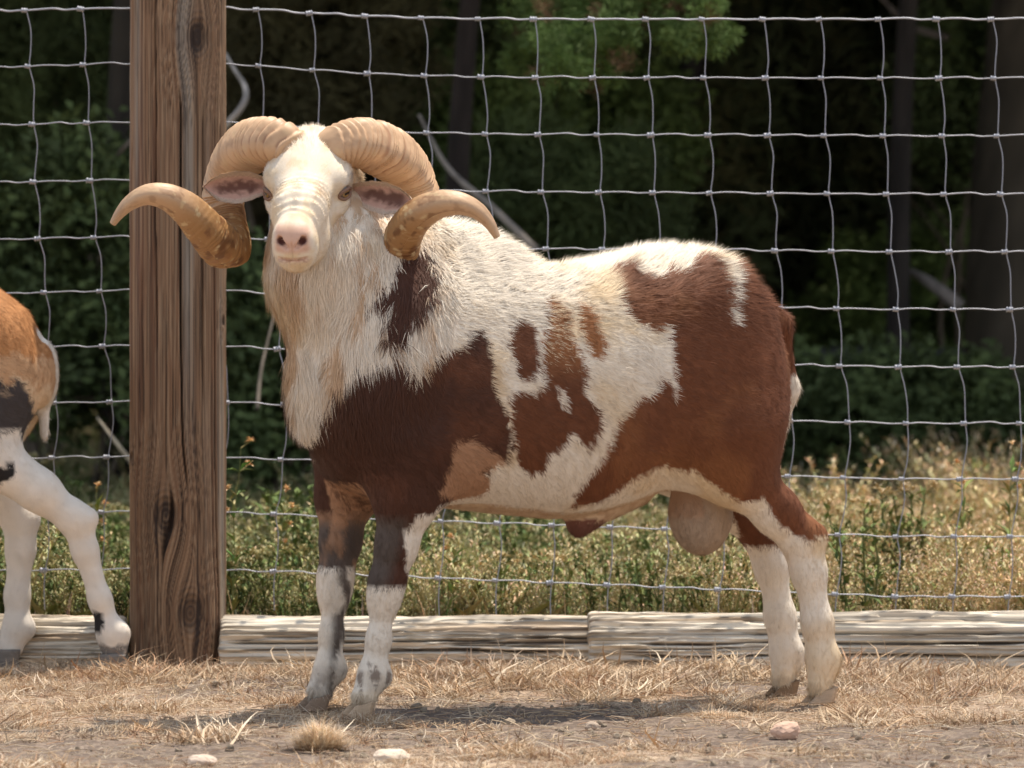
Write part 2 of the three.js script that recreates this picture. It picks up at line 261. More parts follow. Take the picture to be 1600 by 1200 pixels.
// ---------------------------------------------------------------- post, sleepers, wire fence
const FZ = -1.09;    // the plane of the wire
{
  // round wooden post; knots: [angle from the lens side, height, size, depth of the ring pattern]
  const r0 = 0.0845, cx = at(278, 0, -1.005).x, cz = -1.005;
  const knots = [[0.52, 1.105, 0.023, 1], [-0.21, 0.27, 0.026, 0.7], [0.33, 0.10, 0.026, 1], [1.35, 0.61, 0.008, 1], [-1.2, 0.37, 0.008, 1], [2.6, 0.8, 0.02, 1]];
  const cracks = [];   // [angle, from, to, depth, half width in radians]
  { const R = mulberry(9); for (const c of [[0.13, 0.30, 1.03, 0.014, 0.026], [-0.42, 0.55, 1.3, 0.008, 0.018], [0.62, 0.45, 1.0, 0.008, 0.020], [0.95, 0.0, 0.75, 0.008, 0.024], [-0.18, 0.16, 0.33, 0.012, 0.024], [1.18, 0.85, 0.99, 0.008, 0.03], [-0.75, 0.3, 0.72, 0.005, 0.016]]) cracks.push(c); for (let i = 0; i < 46; i++) { const a = R() * 6.283 - 3.14, y = R() * 1.3, l = 0.06 + 0.35 * R() * R(); cracks.push([a, y, y + l, 0.0015 + 0.003 * R(), 0.008 + 0.008 * R()]); } }
  const H0 = -0.35, H1 = 1.42;
  const g = sheet(320, 560, (s, t, o) => {
    let a = (s * 2 - 1) * Math.PI; const y = mix(H0, H1, t); let w = a, ring = 0, kd = 0;
    for (const [ka, ky, ks] of knots) { let da = a - ka; if (da > Math.PI) da -= 6.2832; if (da < -Math.PI) da += 6.2832; const dx = da * r0, dy = (y - ky) * 0.62, d = Math.hypot(dx, dy), q = Math.exp(-d * d / (ks * ks * 5)); w += Math.sign(dx) * -q * ks / r0 * 1.1 * (1 - Math.exp(-Math.abs(dx) / ks)); if (d < ks * 2.0) { const e = sstep(ks * 2.0, ks * 0.6, d); ring = Math.max(ring, e * (0.5 + 0.5 * Math.sin(d * 900 + 3 * vnoise(dx * 80, dy * 80, ky)))); kd = Math.max(kd, sstep(ks * 1.05, ks * 0.4, d)); } }
    w += 0.05 * (fbm(1, y * 2.1, a * 0.8, 2) - 0.45);
    const grain = fbm(w * 22, y * 1.6, 3, 4), fine = fbm(w * 75, y * 5, 9, 3), tone = fbm(w * 3.2, y * 1.1, 20, 3), late = vnoise(w * 64 + 3 * grain, y * 0.9, 6);
    let dep = (grain - 0.45) * 0.0055 + (fine - 0.45) * 0.0036 - 0.0016 * late, dark = 0;
    for (const [ca, y0, y1, de, hw] of cracks) { if (y < y0 || y > y1) continue; const m = Math.min(1, (y - y0) / 0.05, (y1 - y) / 0.05), wa = ca + 0.07 * (fbm(ca * 9, y * 5, 1, 3) - 0.45), q = Math.abs(w - wa) / (hw * (0.35 + 0.65 * m)); if (q < 1) { dep -= de * m * (1 - q * q); dark = Math.max(dark, (1 - q * q) * 0.9 * m); } }
    dep += ring * 0.0016 - kd * 0.004 + 0.006 * (fbm(Math.cos(a) * 1.2, y * 1.3, Math.sin(a) * 1.2, 2) - 0.45);
    const top = t > 0.985 ? Math.sqrt(Math.max(0, 1 - ((t - 0.985) / 0.015) ** 2)) : 1, r = (r0 * (1 + 0.012 * (0.6 - y)) + dep) * top;
    o[0] = Math.sin(a) * r; o[1] = y; o[2] = Math.cos(a) * r; o[6] = a * r0; o[7] = y;
    const brown = srgb(134, 104, 78), red = srgb(112, 78, 55), grey = srgb(140, 129, 116), dk = srgb(50, 37, 29), pale = srgb(168, 143, 115);
    const gw = clamp(sstep(0.40, 0.60, tone)), c = [0, 1, 2].map((i) => { let v = mix(brown[i], grey[i], gw); v = mix(v, red[i], sstep(0.46, 0.62, fbm(w * 9, y * 1.4, 31, 3)) * 0.8); v = mix(v, pale[i], sstep(0.46, 0.62, fine) * 0.6); v = mix(v, dk[i], clamp(sstep(0.55, 0.8, late) * 0.35 + sstep(0.40, 0.30, fine) * 0.5 + dark + ring * 0.35 + kd * 0.5)); return v; });
    o[3] = c[0]; o[4] = c[1]; o[5] = c[2];
  }, true);
  const post = thing('fence_post', 'thick round weathered brown timber post with knots and long cracks', 'post', V3(cx, 0, cz));
  part('post', g, new THREE.MeshStandardMaterial({ vertexColors: true, roughness: 0.85 }), post);
  tag(post, post.userData.label, 'post');

  // weathered logs lying along the foot of the fence
  const logMat = new THREE.MeshStandardMaterial({ vertexColors: true, roughness: 0.9 });
  const log = (x0, x1, z, y, r, seed, label) => {
    const L = x1 - x0, R = mulberry(seed), cr = []; for (let i = 0; i < 84; i++) { const s = R() * L, l = 0.05 + 0.40 * R() * R(); cr.push([R() * 6.283 - 3.14, s, s + l, 0.004 + 0.012 * R() * R(), 0.02 + 0.05 * R() * R()]); } for (const a of [-0.15, 0.55, 1.05, 0.25]) cr.push([a, L * R() * 0.3, L * (0.6 + 0.4 * R()), 0.013, 0.05]);
    const N = Math.round(L / 0.0035), geo = sheet(200, N, (s, t, o) => {
      const a = (s * 2 - 1) * Math.PI, x = t * L, w = a + 0.25 * (fbm(x * 2.2, seed, 0, 3) - 0.45);    // a = 0 faces the lens, + is up
      const grain = fbm(w * 17, x * 3.6, seed, 4), fine = fbm(w * 80, x * 9, seed + 4, 3); let dep = (grain - 0.45) * 0.020 + (fine - 0.45) * 0.007, dark = 0;
      for (const [ca, s0, s1, de, hw] of cr) { if (x < s0 || x > s1) continue; const m = Math.min(1, (x - s0) / 0.04, (s1 - x) / 0.04), wa = ca + 0.22 * (fbm(ca * 5, x * 5, seed, 3) - 0.45), q = Math.abs(w - wa) / (hw * (0.3 + 0.7 * m)); if (q < 1) { dep -= de * m * (1 - q * q * q); dark = Math.max(dark, (1 - q * q) * 0.9 * m); } }
      const e = Math.min(x, L - x), rag = 0.012 * (fbm(a * 2, seed, 3, 2) - 0.45), end = t === 0 || t === 1 ? 0 : sstep(-0.002, 0.012, e), rr2 = (r * (1 + 0.10 * (fbm(x * 1.6, seed + 2, 0, 2) - 0.45)) + dep) * (0.90 + 0.10 * end) * (t === 0 || t === 1 ? 0.001 : 1);
      o[0] = x + (t < 0.5 ? rag : -rag) * (1 - sstep(0, 0.05, e)); o[1] = Math.sin(a) * rr2; o[2] = Math.cos(a) * rr2;
      const pale = srgb(228, 217, 198), grey = srgb(180, 168, 150), tan = srgb(172, 146, 116), dk = srgb(74, 60, 48), tn = fbm(w * 5, x * 1.5, seed + 9, 3);
      for (let i = 0; i < 3; i++) { let v = mix(pale[i], grey[i], sstep(0.40, 0.60, tn)); v = mix(v, tan[i], sstep(0.50, 0.66, fbm(w * 7, x * 2, seed + 20, 3)) * 0.7); v = mix(v, dk[i], clamp(dark + sstep(0.52, 0.64, fine) * 0.65)); o[3 + i] = v; }
    }, true);
    const t = thing('weathered_log', label, 'log', V3(x0, y, z), 'logs along the foot of the fence'); part('log', geo, logMat, t); return t;
  };
  log(-1.72, at(199, 0, -0.99).x, -1.005, 0.034, 0.055, 3, 'cracked grey log on the ground left of the post');
  log(at(341, 0, -0.96).x, at(932, 0, -0.96).x, -0.985, 0.035, 0.054, 14, 'pale split log running from the post to the middle of the fence');
  log(at(917, 0, -0.94).x, 1.75, -0.965, 0.036, 0.060, 27, 'pale log with a notched end lying behind the hind legs of the ram');

  // woven wire
  const wireMat = new THREE.MeshStandardMaterial({ color: 0x9a9ca4, roughness: 0.5, metalness: 0.4 });
  const fence = thing('wire_fence', 'galvanised woven wire fence of square mesh behind the ram', 'fence', V3(0, 0, FZ));
  const rowL = [14, 101, 192, 282, 371, 455, 541, 628, 714, 800, 890], rowR = [30, 122, 212, 303, 393, 483, 573, 661, 748, 838, 932], shift = [0, 4, 9, 13, 20, 28, 33, 45, 40, 30, 27];
  const lookup = (tab, x) => { if (x <= tab[0][0]) return tab[0][1]; for (let i = 1; i < tab.length; i++) if (x <= tab[i][0]) return mix(tab[i - 1][1], tab[i][1], (x - tab[i - 1][0]) / (tab[i][0] - tab[i - 1][0])); return tab[tab.length - 1][1]; };
  const top = [[-600, 0.3], [0, 0.2], [130, 0], [200, -0.1], [355, -0.05], [400, 0.06], [490, 0.42], [575, 0.7], [665, 0.88], [755, 0.97], [840, 1], [2200, 1]], low = [[-600, 0.1], [200, 0], [430, 0.06], [1400, 1], [2200, 1]];
  const rowAt = (r, px) => mix(rowL[r], rowR[r], mix(lookup(top, px), lookup(low, px), r / 10));
  const cols = [-398, -310, -222, -134, -46, 43, 130, 218, 310, 402, 487, 572, 660, 750, 835, 925, 1010, 1099, 1193, 1281, 1373, 1464, 1551, 1640, 1729, 1818, 1906];
  const R = mulberry(4), knot = (c, r) => [cols[c] + shift[r] + 3 * (hash3(c, r, 5) - 0.5), rowAt(r, cols[c] + shift[r])];
  const P = (px, py, dz = 0) => { const v = at(px, py, FZ); v.z = dz; return v; };
  for (let r = 0; r < 11; r++) {
    const pts = []; for (let c = 0; c < cols.length; c++) { const [x, y] = knot(c, r); pts.push(P(x - 12, y + 0.8), P(x + 3, y + 0.5, 0.0015)); if (c + 1 < cols.length) { const [x2] = knot(c + 1, r), xm = (x + x2) / 2; pts.push(P(x + 18, rowAt(r, x + 18) - 1.0 + 1.4 * hash3(c, r, 1)), P(xm, rowAt(r, xm) - 0.5 + 2.4 * (hash3(c, r, 2) - 0.5)), P(x2 - 28, rowAt(r, x2 - 28) + 1.3)); } }
    part('line_wire', sweep(pts, () => r === 0 ? 0.0017 : 0.00115, pts.length * 4, 7), wireMat, fence);
  }
  for (let c = 0; c < cols.length; c++) {
    const pts = []; for (let r = 0; r < 11; r++) { const [x, y] = knot(c, r); pts.push(P(x, y, -0.002)); if (r < 10) { const [x2, y2] = knot(c, r + 1); pts.push(P(mix(x, x2, 0.35) + 2.5 + 3 * hash3(c, r, 3), mix(y, y2, 0.35), -0.002), P(mix(x, x2, 0.72) + 2 + 2.5 * (hash3(c, r, 4) - 0.3), mix(y, y2, 0.72), -0.002)); } }
    const [xl, yl] = knot(c, 10); pts.push(P(xl - 2, yl + 30, -0.002), P(xl - 1, yl + 62, -0.002)); part('stay_wire', sweep(pts, () => 0.00105, pts.length * 5, 7), wireMat, fence);
  }
  const prof = []; for (let i = 0; i <= 14; i++) { const t = i / 14; prof.push(new THREE.Vector2(i === 0 || i === 14 ? 0.0008 : 0.0034 + 0.0011 * Math.abs(Math.sin(t * Math.PI * 3)), (t - 0.5) * 0.0125)); }
  const kg = new THREE.LatheGeometry(prof, 9).rotateZ(Math.PI / 2);
  for (let c = 0; c < cols.length; c++) for (let r = 0; r < 11; r++) { const [x, y] = knot(c, r), m = part('wire_knot', kg, wireMat, fence); m.position.copy(P(x - 3, y + 0.6)); m.rotation.z = (hash3(c, r, 8) - 0.5) * 0.4; m.scale.setScalar(0.9 + 0.25 * hash3(c, r, 9)); }
}
// ---------------------------------------------------------------- the ram
const furMat = new THREE.MeshStandardMaterial({ vertexColors: true, roughness: 0.72, side: THREE.DoubleSide });
const skinMat = new THREE.MeshStandardMaterial({ vertexColors: true, roughness: 0.85 });
const ramYaw = 23 * Math.PI / 180;
const ram = thing('ram', 'brown and white spotted ram with curling horns, standing side-on and facing the lens', 'sheep', V3(0.109, 0, -0.025));
ram.rotation.y = Math.PI + ramYaw;
ram.updateMatrixWorld(true);
const toRam = (v) => ram.worldToLocal(v.clone());          // the ram's own axes: x ahead, y up, -z its left side
const WHITE = srgb(236, 225, 208), CREAM = srgb(226, 204, 170), TAN = srgb(176, 134, 102), GREY = srgb(86, 74, 66), BLUSH = srgb(214, 172, 150);

const ramBody = (() => {
  const S = -1;   // its left is -z
  const core = trunk([
    [0.46, 0.58, 0.42, 0.05], [0.42, 0.64, 0.365, 0.095], [0.36, 0.69, 0.338, 0.125], [0.28, 0.715, 0.325, 0.142], [0.20, 0.708, 0.315, 0.150], [0.12, 0.690, 0.306, 0.160],
    [0.04, 0.692, 0.300, 0.168], [-0.05, 0.706, 0.315, 0.168], [-0.14, 0.722, 0.348, 0.160], [-0.22, 0.705, 0.385, 0.146], [-0.272, 0.645, 0.42, 0.112], [-0.302, 0.585, 0.46, 0.074]], 0.03);
  const soft = [], tight = [];
  soft.push(cone(0.30, 0.56, 0, 0.150, 0.40, 0.69, 0.012, 0.102, 0.95), cone(0.40, 0.69, 0.012, 0.102, 0.425, 0.80, 0.045, 0.066, 0.95));
  soft.push(ball(0.22, 0.69, 0, 0.11, 0.062, 0.06));                    // withers
  for (const s of [-1, 1]) {
    soft.push(ball(0.30, 0.49, s * 0.095, 0.105, 0.15, 0.062), ball(-0.200, 0.53, s * 0.085, 0.100, 0.16, 0.068), ball(-0.205, 0.44, s * 0.092, 0.080, 0.10, 0.052));
    const near = s === S;
    const F = near ? [[0.325, 0.42, 0.098, 0.062], [0.335, 0.335, 0.095, 0.044], [0.348, 0.265, 0.09, 0.0285], [0.362, 0.210, 0.086, 0.0240], [0.367, 0.182, 0.085, 0.0195], [0.375, 0.12, 0.083, 0.0148], [0.383, 0.072, 0.082, 0.0178], [0.398, 0.036, 0.082, 0.0200]]
      : [[0.345, 0.42, 0.098, 0.060], [0.362, 0.335, 0.095, 0.042], [0.370, 0.265, 0.09, 0.0285], [0.380, 0.210, 0.086, 0.0240], [0.383, 0.182, 0.085, 0.0195], [0.388, 0.12, 0.083, 0.0148], [0.392, 0.072, 0.082, 0.0178], [0.408, 0.036, 0.082, 0.0200]];
    for (let i = 0; i + 1 < F.length; i++) tight.push(cone(F[i][0], F[i][1], s * F[i][2], F[i][3], F[i + 1][0], F[i + 1][1], s * F[i + 1][2], F[i + 1][3]));
    const o = near ? -0.008 : 0.008;
    const H = [[-0.222, 0.44, 0.095, 0.074], [-0.243, 0.365, 0.092, 0.047], [-0.305, 0.308, 0.088, 0.034], [-0.350, 0.262, 0.085, 0.0280], [-0.363, 0.215, 0.084, 0.0245], [-0.379, 0.13, 0.083, 0.0212], [-0.388, 0.078, 0.082, 0.0215], [-0.384, 0.030, 0.082, 0.0198]];
    for (let i = 0; i + 1 < H.length; i++) tight.push(cone(H[i][0] - o, H[i][1], s * H[i][2], H[i][3], H[i + 1][0] - o, H[i + 1][1], s * H[i + 1][2], H[i + 1][3]));
    tight.push(cone(-0.352 - o, 0.270, s * 0.085, 0.026, -0.376 - o, 0.268, s * 0.085, 0.016));       // point of the hock
    tight.push(ball(-0.404 - o, 0.066, s * 0.082, 0.012));                                              // dew claws
    tight.push(ball((near ? 0.366 : 0.377), 0.064, s * 0.082, 0.009));
  }
  const pouch = [cone(-0.195, 0.372, 0, 0.036, -0.205, 0.315, 0, 0.047), ball(-0.207, 0.288, 0, 0.044, 0.050, 0.043)];
  const sheath = [cone(-0.09, 0.345, 0, 0.03, 0.0, 0.300, 0, 0.022), cone(-0.01, 0.300, 0, 0.018, 0.006, 0.284, 0, 0.013)];
  const tail = [cone(-0.275, 0.650, 0, 0.024, -0.338, 0.600, 0, 0.023), cone(-0.338, 0.600, 0, 0.023, -0.358, 0.50, 0, 0.017), cone(-0.358, 0.50, 0, 0.017, -0.342, 0.405, 0, 0.008)];
  const f = (x, y, z) => {
    let d = core(x, y, z);
    for (const q of soft) d = smin(d, q(x, y, z), 0.07);
    let l = 9; for (const q of tight) l = smin(l, q(x, y, z), 0.024);
    d = smin(d, l, 0.035);
    let p = smin(pouch[0](x, y, z), pouch[1](x, y, z), 0.03); d = smin(d, p, 0.014);
    for (const q of sheath) d = smin(d, q(x, y, z), 0.018);
    let t = 9; for (const q of tail) t = smin(t, q(x, y, z), 0.02); d = smin(d, t, 0.006);
    return d;
  };
  return meshField(f, [-0.47, 0.018, -0.24], [0.54, 0.93, 0.24], 0.0072);
})();

// its head, in its own axes: x towards the nose, y up through the crown, z to the ram's left (the viewer's right)
const headMid = toRam(at(481, 297, 0.185));
const headAhead = toRam(at(481, 297, 0.185).add(V3(-0.095, -0.375, 0.92).normalize())).sub(headMid);
const headSide = toRam(at(481, 297, 0.185).add(V3(0.995, 0.0, 0.105).normalize())).sub(headMid);
headSide.addScaledVector(headAhead, -headSide.dot(headAhead)).normalize();
const headUp = headSide.clone().cross(headAhead).multiplyScalar(-1);
const headM = new THREE.Matrix4().makeBasis(headAhead, headUp, headSide).setPosition(headMid);
const headInv = headM.clone().invert();
const ramHead = (() => {
  const add = [
    ball(-0.045, 0.018, 0, 0.080, 0.054, 0.062), cone(-0.01, 0.016, 0, 0.048, 0.10, 0.000, 0, 0.036, 1.16), cone(0.10, 0.000, 0, 0.036, 0.155, -0.016, 0, 0.028, 0.98),
    ball(0.160, -0.021, 0, 0.030, 0.029, 0.0255), cone(-0.02, -0.050, 0, 0.048, 0.085, -0.050, 0, 0.034, 1.18), cone(0.085, -0.050, 0, 0.033, 0.145, -0.048, 0, 0.022), ball(0.150, -0.046, 0, 0.020, 0.016, 0.020),
    cone(-0.10, -0.03, 0, 0.075, -0.02, 0.0, 0, 0.062)];
  for (const s of [-1, 1]) add.push(ball(-0.018, -0.028, s * 0.036, 0.058, 0.050, 0.028), ball(-0.002, 0.022, s * 0.053, 0.027, 0.019, 0.019), ball(0.012, -0.016, s * 0.055, 0.020, 0.010, 0.014), ball(0.155, -0.033, s * 0.014, 0.024, 0.019, 0.017), ball(0.168, -0.013, s * 0.016, 0.016, 0.015, 0.013));
  const cut = [];
  for (const s of [-1, 1]) cut.push([ball(0.052, -0.006, s * 0.066, 0.026, 0.012, 0.016), 0.016], [ball(0.014, 0.001, s * 0.072, 0.0135, 0.0088, 0.015), 0.006], [cone(0.192, -0.020, s * 0.008, 0.0025, 0.184, -0.010, s * 0.018, 0.0055), 0.006]);
  const base = (x, y, zz) => {
    const z = zz / 0.9; let d = add[0](x, y, z); for (let i = 1; i < add.length; i++) d = smin(d, add[i](x, y, z), i < 8 ? 0.030 : 0.018);
    for (const [c, k] of cut) { const q = -c(x, y, z), h = Math.max(k - Math.abs(d - q), 0) / k; d = Math.max(d, q) + h * h * k * 0.25; }
    return d;
  };
  const fine = (x, y, z) => {
    let d = base(x, y, z);
    // skin folds across the bridge of the nose
    const band = sstep(0.045, 0.07, x) * (1 - sstep(0.140, 0.156, x)) * sstep(-0.02, 0.005, y) * (1 - 0.55 * sstep(0.0, 0.012, Math.abs(z)) * (1 - sstep(0.02, 0.03, Math.abs(z))));
    if (band > 0) d += 0.0017 * band * Math.sin((x + 0.45 * z * z / 0.04 - 0.10 * Math.abs(z)) * 2 * Math.PI / 0.0125 + 5.0 * vnoise(x * 40, y * 40, z * 40 + 9));
    // lips and the cleft under the nose
    const lip = y + 0.0405 - 1.0 * z * z - (0.165 - x) * 0.03;
    if (x > 0.09 && Math.abs(z) < 0.026) d += 0.0034 * (1 - sstep(0.017, 0.026, Math.abs(z))) * Math.exp(-lip * lip / 0.000008) * sstep(0.10, 0.135, x);
    if (x > 0.165) d += 0.0030 * Math.exp(-z * z / 0.000005) * sstep(-0.042, -0.034, y) * (1 - sstep(-0.016, -0.008, y));
    return d;
  };
  const g = meshField(base, [-0.19, -0.13, -0.11], [0.21, 0.12, 0.11], 0.0032, fine);
  return g;
})();
function paintHead(x, y, z, out) {      // face colours in the head's axes
  let c = [...WHITE]; const k = fbm(x * 60, y * 60, z * 60, 3);
  const lerp = (to, t) => { t = clamp(t); for (let i = 0; i < 3; i++) c[i] = mix(c[i], to[i], t); };
  lerp(CREAM, 0.25 + sstep(0.40, 0.58, k) * 0.6); lerp(STREAK, sstep(0.50, 0.62, fbm(x * 25 + 2, y * 25, z * 25, 3)) * 0.45);
  const nose = sstep(0.158, 0.172, x) * sstep(-0.034, -0.024, y) * (1 - sstep(0.004, 0.016, y)) * (1 - sstep(0.021, 0.031, Math.abs(z)));
  lerp(BLUSH, nose * 0.9); 
  const nd = Math.min(Math.hypot(x - 0.183, (y + 0.013) * 1.2, Math.abs(z) - 0.0155), Math.hypot(x - 0.172, y + 0.011, Math.abs(z) - 0.0165)); lerp(srgb(92, 52, 44), 1 - sstep(0.005, 0.0105, nd));
  const lip = y + 0.0405 - 1.0 * z * z - (0.165 - x) * 0.03; if (x > 0.12) lerp(srgb(196, 150, 132), (1 - sstep(0.002, 0.005, Math.abs(lip))) * 0.8 * (1 - sstep(0.017, 0.026, Math.abs(z))));
  const e = Math.hypot((x - 0.014) * 0.8, (y - 0.0) * 1.3, (Math.abs(z) - 0.066) * 0.5); lerp(srgb(124, 100, 84), 0.8 - 0.8 * sstep(0.009, 0.014, e + (k - 0.45) * 0.006));
  if (z > 0) { lerp(srgb(150, 136, 130), sstep(0.5, 0.62, fbm(x * 55 + 3, y * 55, z * 40, 3)) * (1 - sstep(0.028, 0.045, Math.hypot(x + 0.005, y - 0.03, z - 0.055))) * 1.0);
    lerp(srgb(120, 84, 66), (1 - sstep(0.008, 0.018, Math.hypot(x - 0.0, (y + 0.04) * 0.6, (z - 0.068) * 0.6))) * 0.8); }
  lerp(srgb(190, 150, 112), (1 - sstep(0.012, 0.03, Math.hypot(x + 0.055, y - 0.09, z))) * 0.5);
  out[0] = c[0]; out[1] = c[1]; out[2] = c[2];
}
// coat markings of the ram, outlined in its own axes: metres ahead of its middle, metres above the ground
const MARKS = {
  shoulder: [[0.465, 0.422], [0.455, 0.473], [0.440, 0.513], [0.429, 0.542], [0.398, 0.554], [0.371, 0.556], [0.351, 0.537], [0.347, 0.522], [0.327, 0.550], [0.307, 0.563], [0.273, 0.566], [0.257, 0.590], [0.241, 0.597], [0.229, 0.581], [0.224, 0.551], [0.226, 0.522], [0.214, 0.493], [0.195, 0.463], [0.184, 0.424], [0.180, 0.396], [0.212, 0.380], [0.225, 0.36], [0.259, 0.335], [0.30, 0.325], [0.31, 0.20], [0.60, 0.20], [0.60, 0.42]],
  pocket: [[0.288, 0.411], [0.277, 0.425], [0.243, 0.425], [0.205, 0.403], [0.186, 0.395], [0.212, 0.380], [0.232, 0.379], [0.205, 0.363], [0.201, 0.345], [0.220, 0.338], [0.259, 0.336], [0.297, 0.345], [0.288, 0.376]],
  oval: [[0.162, 0.614], [0.145, 0.595], [0.142, 0.561], [0.141, 0.531], [0.160, 0.515], [0.179, 0.524], [0.185, 0.554], [0.194, 0.579], [0.176, 0.606]],
  mid: [[0.115, 0.643], [0.086, 0.633], [0.090, 0.590], [0.067, 0.541], [0.066, 0.526], [0.074, 0.500], [0.052, 0.481], [0.042, 0.459], [0.044, 0.436], [0.059, 0.411], [0.074, 0.424], [0.088, 0.439], [0.099, 0.417], [0.120, 0.402], [0.125, 0.379], [0.141, 0.375], [0.163, 0.385], [0.174, 0.410], [0.190, 0.456], [0.190, 0.493], [0.174, 0.504], [0.150, 0.496], [0.135, 0.511], [0.132, 0.541], [0.133, 0.572], [0.125, 0.601]],
  slit: [[0.117, 0.507], [0.105, 0.506], [0.096, 0.484], [0.097, 0.466], [0.109, 0.488]],
  small: [[0.062, 0.641], [0.045, 0.628], [0.040, 0.601], [0.034, 0.571], [0.041, 0.552], [0.058, 0.556], [0.067, 0.586], [0.071, 0.620]],
  rump: [[-0.011, 0.688], [-0.045, 0.699], [-0.058, 0.695], [-0.060, 0.678], [-0.077, 0.672], [-0.094, 0.684], [-0.119, 0.680], [-0.146, 0.705], [-0.179, 0.713], [-0.186, 0.70], [-0.209, 0.715], [-0.23, 0.76], [-0.60, 0.76], [-0.60, 0.268], [-0.360, 0.268], [-0.335, 0.263], [-0.306, 0.279], [-0.275, 0.304], [-0.249, 0.332], [-0.221, 0.328], [-0.201, 0.333], [-0.175, 0.349], [-0.137, 0.372], [-0.109, 0.383], [-0.068, 0.383], [-0.033, 0.364], [0.008, 0.329], [0.049, 0.318], [0.061, 0.340], [0.044, 0.374], [0.026, 0.405], [0.018, 0.439], [0.002, 0.465], [-0.022, 0.488], [-0.043, 0.490], [-0.051, 0.510], [-0.064, 0.522], [-0.077, 0.506], [-0.088, 0.483], [-0.083, 0.526], [-0.081, 0.556], [-0.075, 0.578], [-0.082, 0.601], [-0.070, 0.605], [-0.057, 0.594], [-0.036, 0.601], [-0.018, 0.609], [-0.004, 0.628], [-0.007, 0.662]],
  rumpslit: [[-0.200, 0.730], [-0.217, 0.715], [-0.198, 0.660], [-0.188, 0.635], [-0.190, 0.601], [-0.177, 0.615], [-0.179, 0.640], [-0.187, 0.660], [-0.186, 0.690]],
  neck: [[0.295, 0.722], [0.300, 0.668], [0.315, 0.639], [0.341, 0.610], [0.366, 0.585], [0.384, 0.584], [0.388, 0.600], [0.371, 0.624], [0.356, 0.647], [0.377, 0.639], [0.408, 0.631], [0.403, 0.644], [0.379, 0.663], [0.362, 0.678], [0.347, 0.722]],
};
for (const k in MARKS) { const a = MARKS[k]; a.box = [Math.min(...a.map((p) => p[0])), Math.max(...a.map((p) => p[0])), Math.min(...a.map((p) => p[1])), Math.max(...a.map((p) => p[1]))]; }
function inside(poly, x, y) {
  const b = poly.box; if (x < b[0] || x > b[1] || y < b[2] || y > b[3]) return false;
  let c = false; for (let i = 0, j = poly.length - 1; i < poly.length; j = i++) { const [xi, yi] = poly[i], [xj, yj] = poly[j]; if ((yi > y) !== (yj > y) && x < (xj - xi) * (y - yi) / (yj - yi) + xi) c = !c; }
  return c;
}
const CHEST = srgb(76, 42, 25), RUMP = srgb(116, 67, 38), ROAN = srgb(156, 102, 60), STREAK = srgb(196, 158, 116), TAUPE = srgb(120, 100, 86), POUCH = srgb(178, 156, 134);
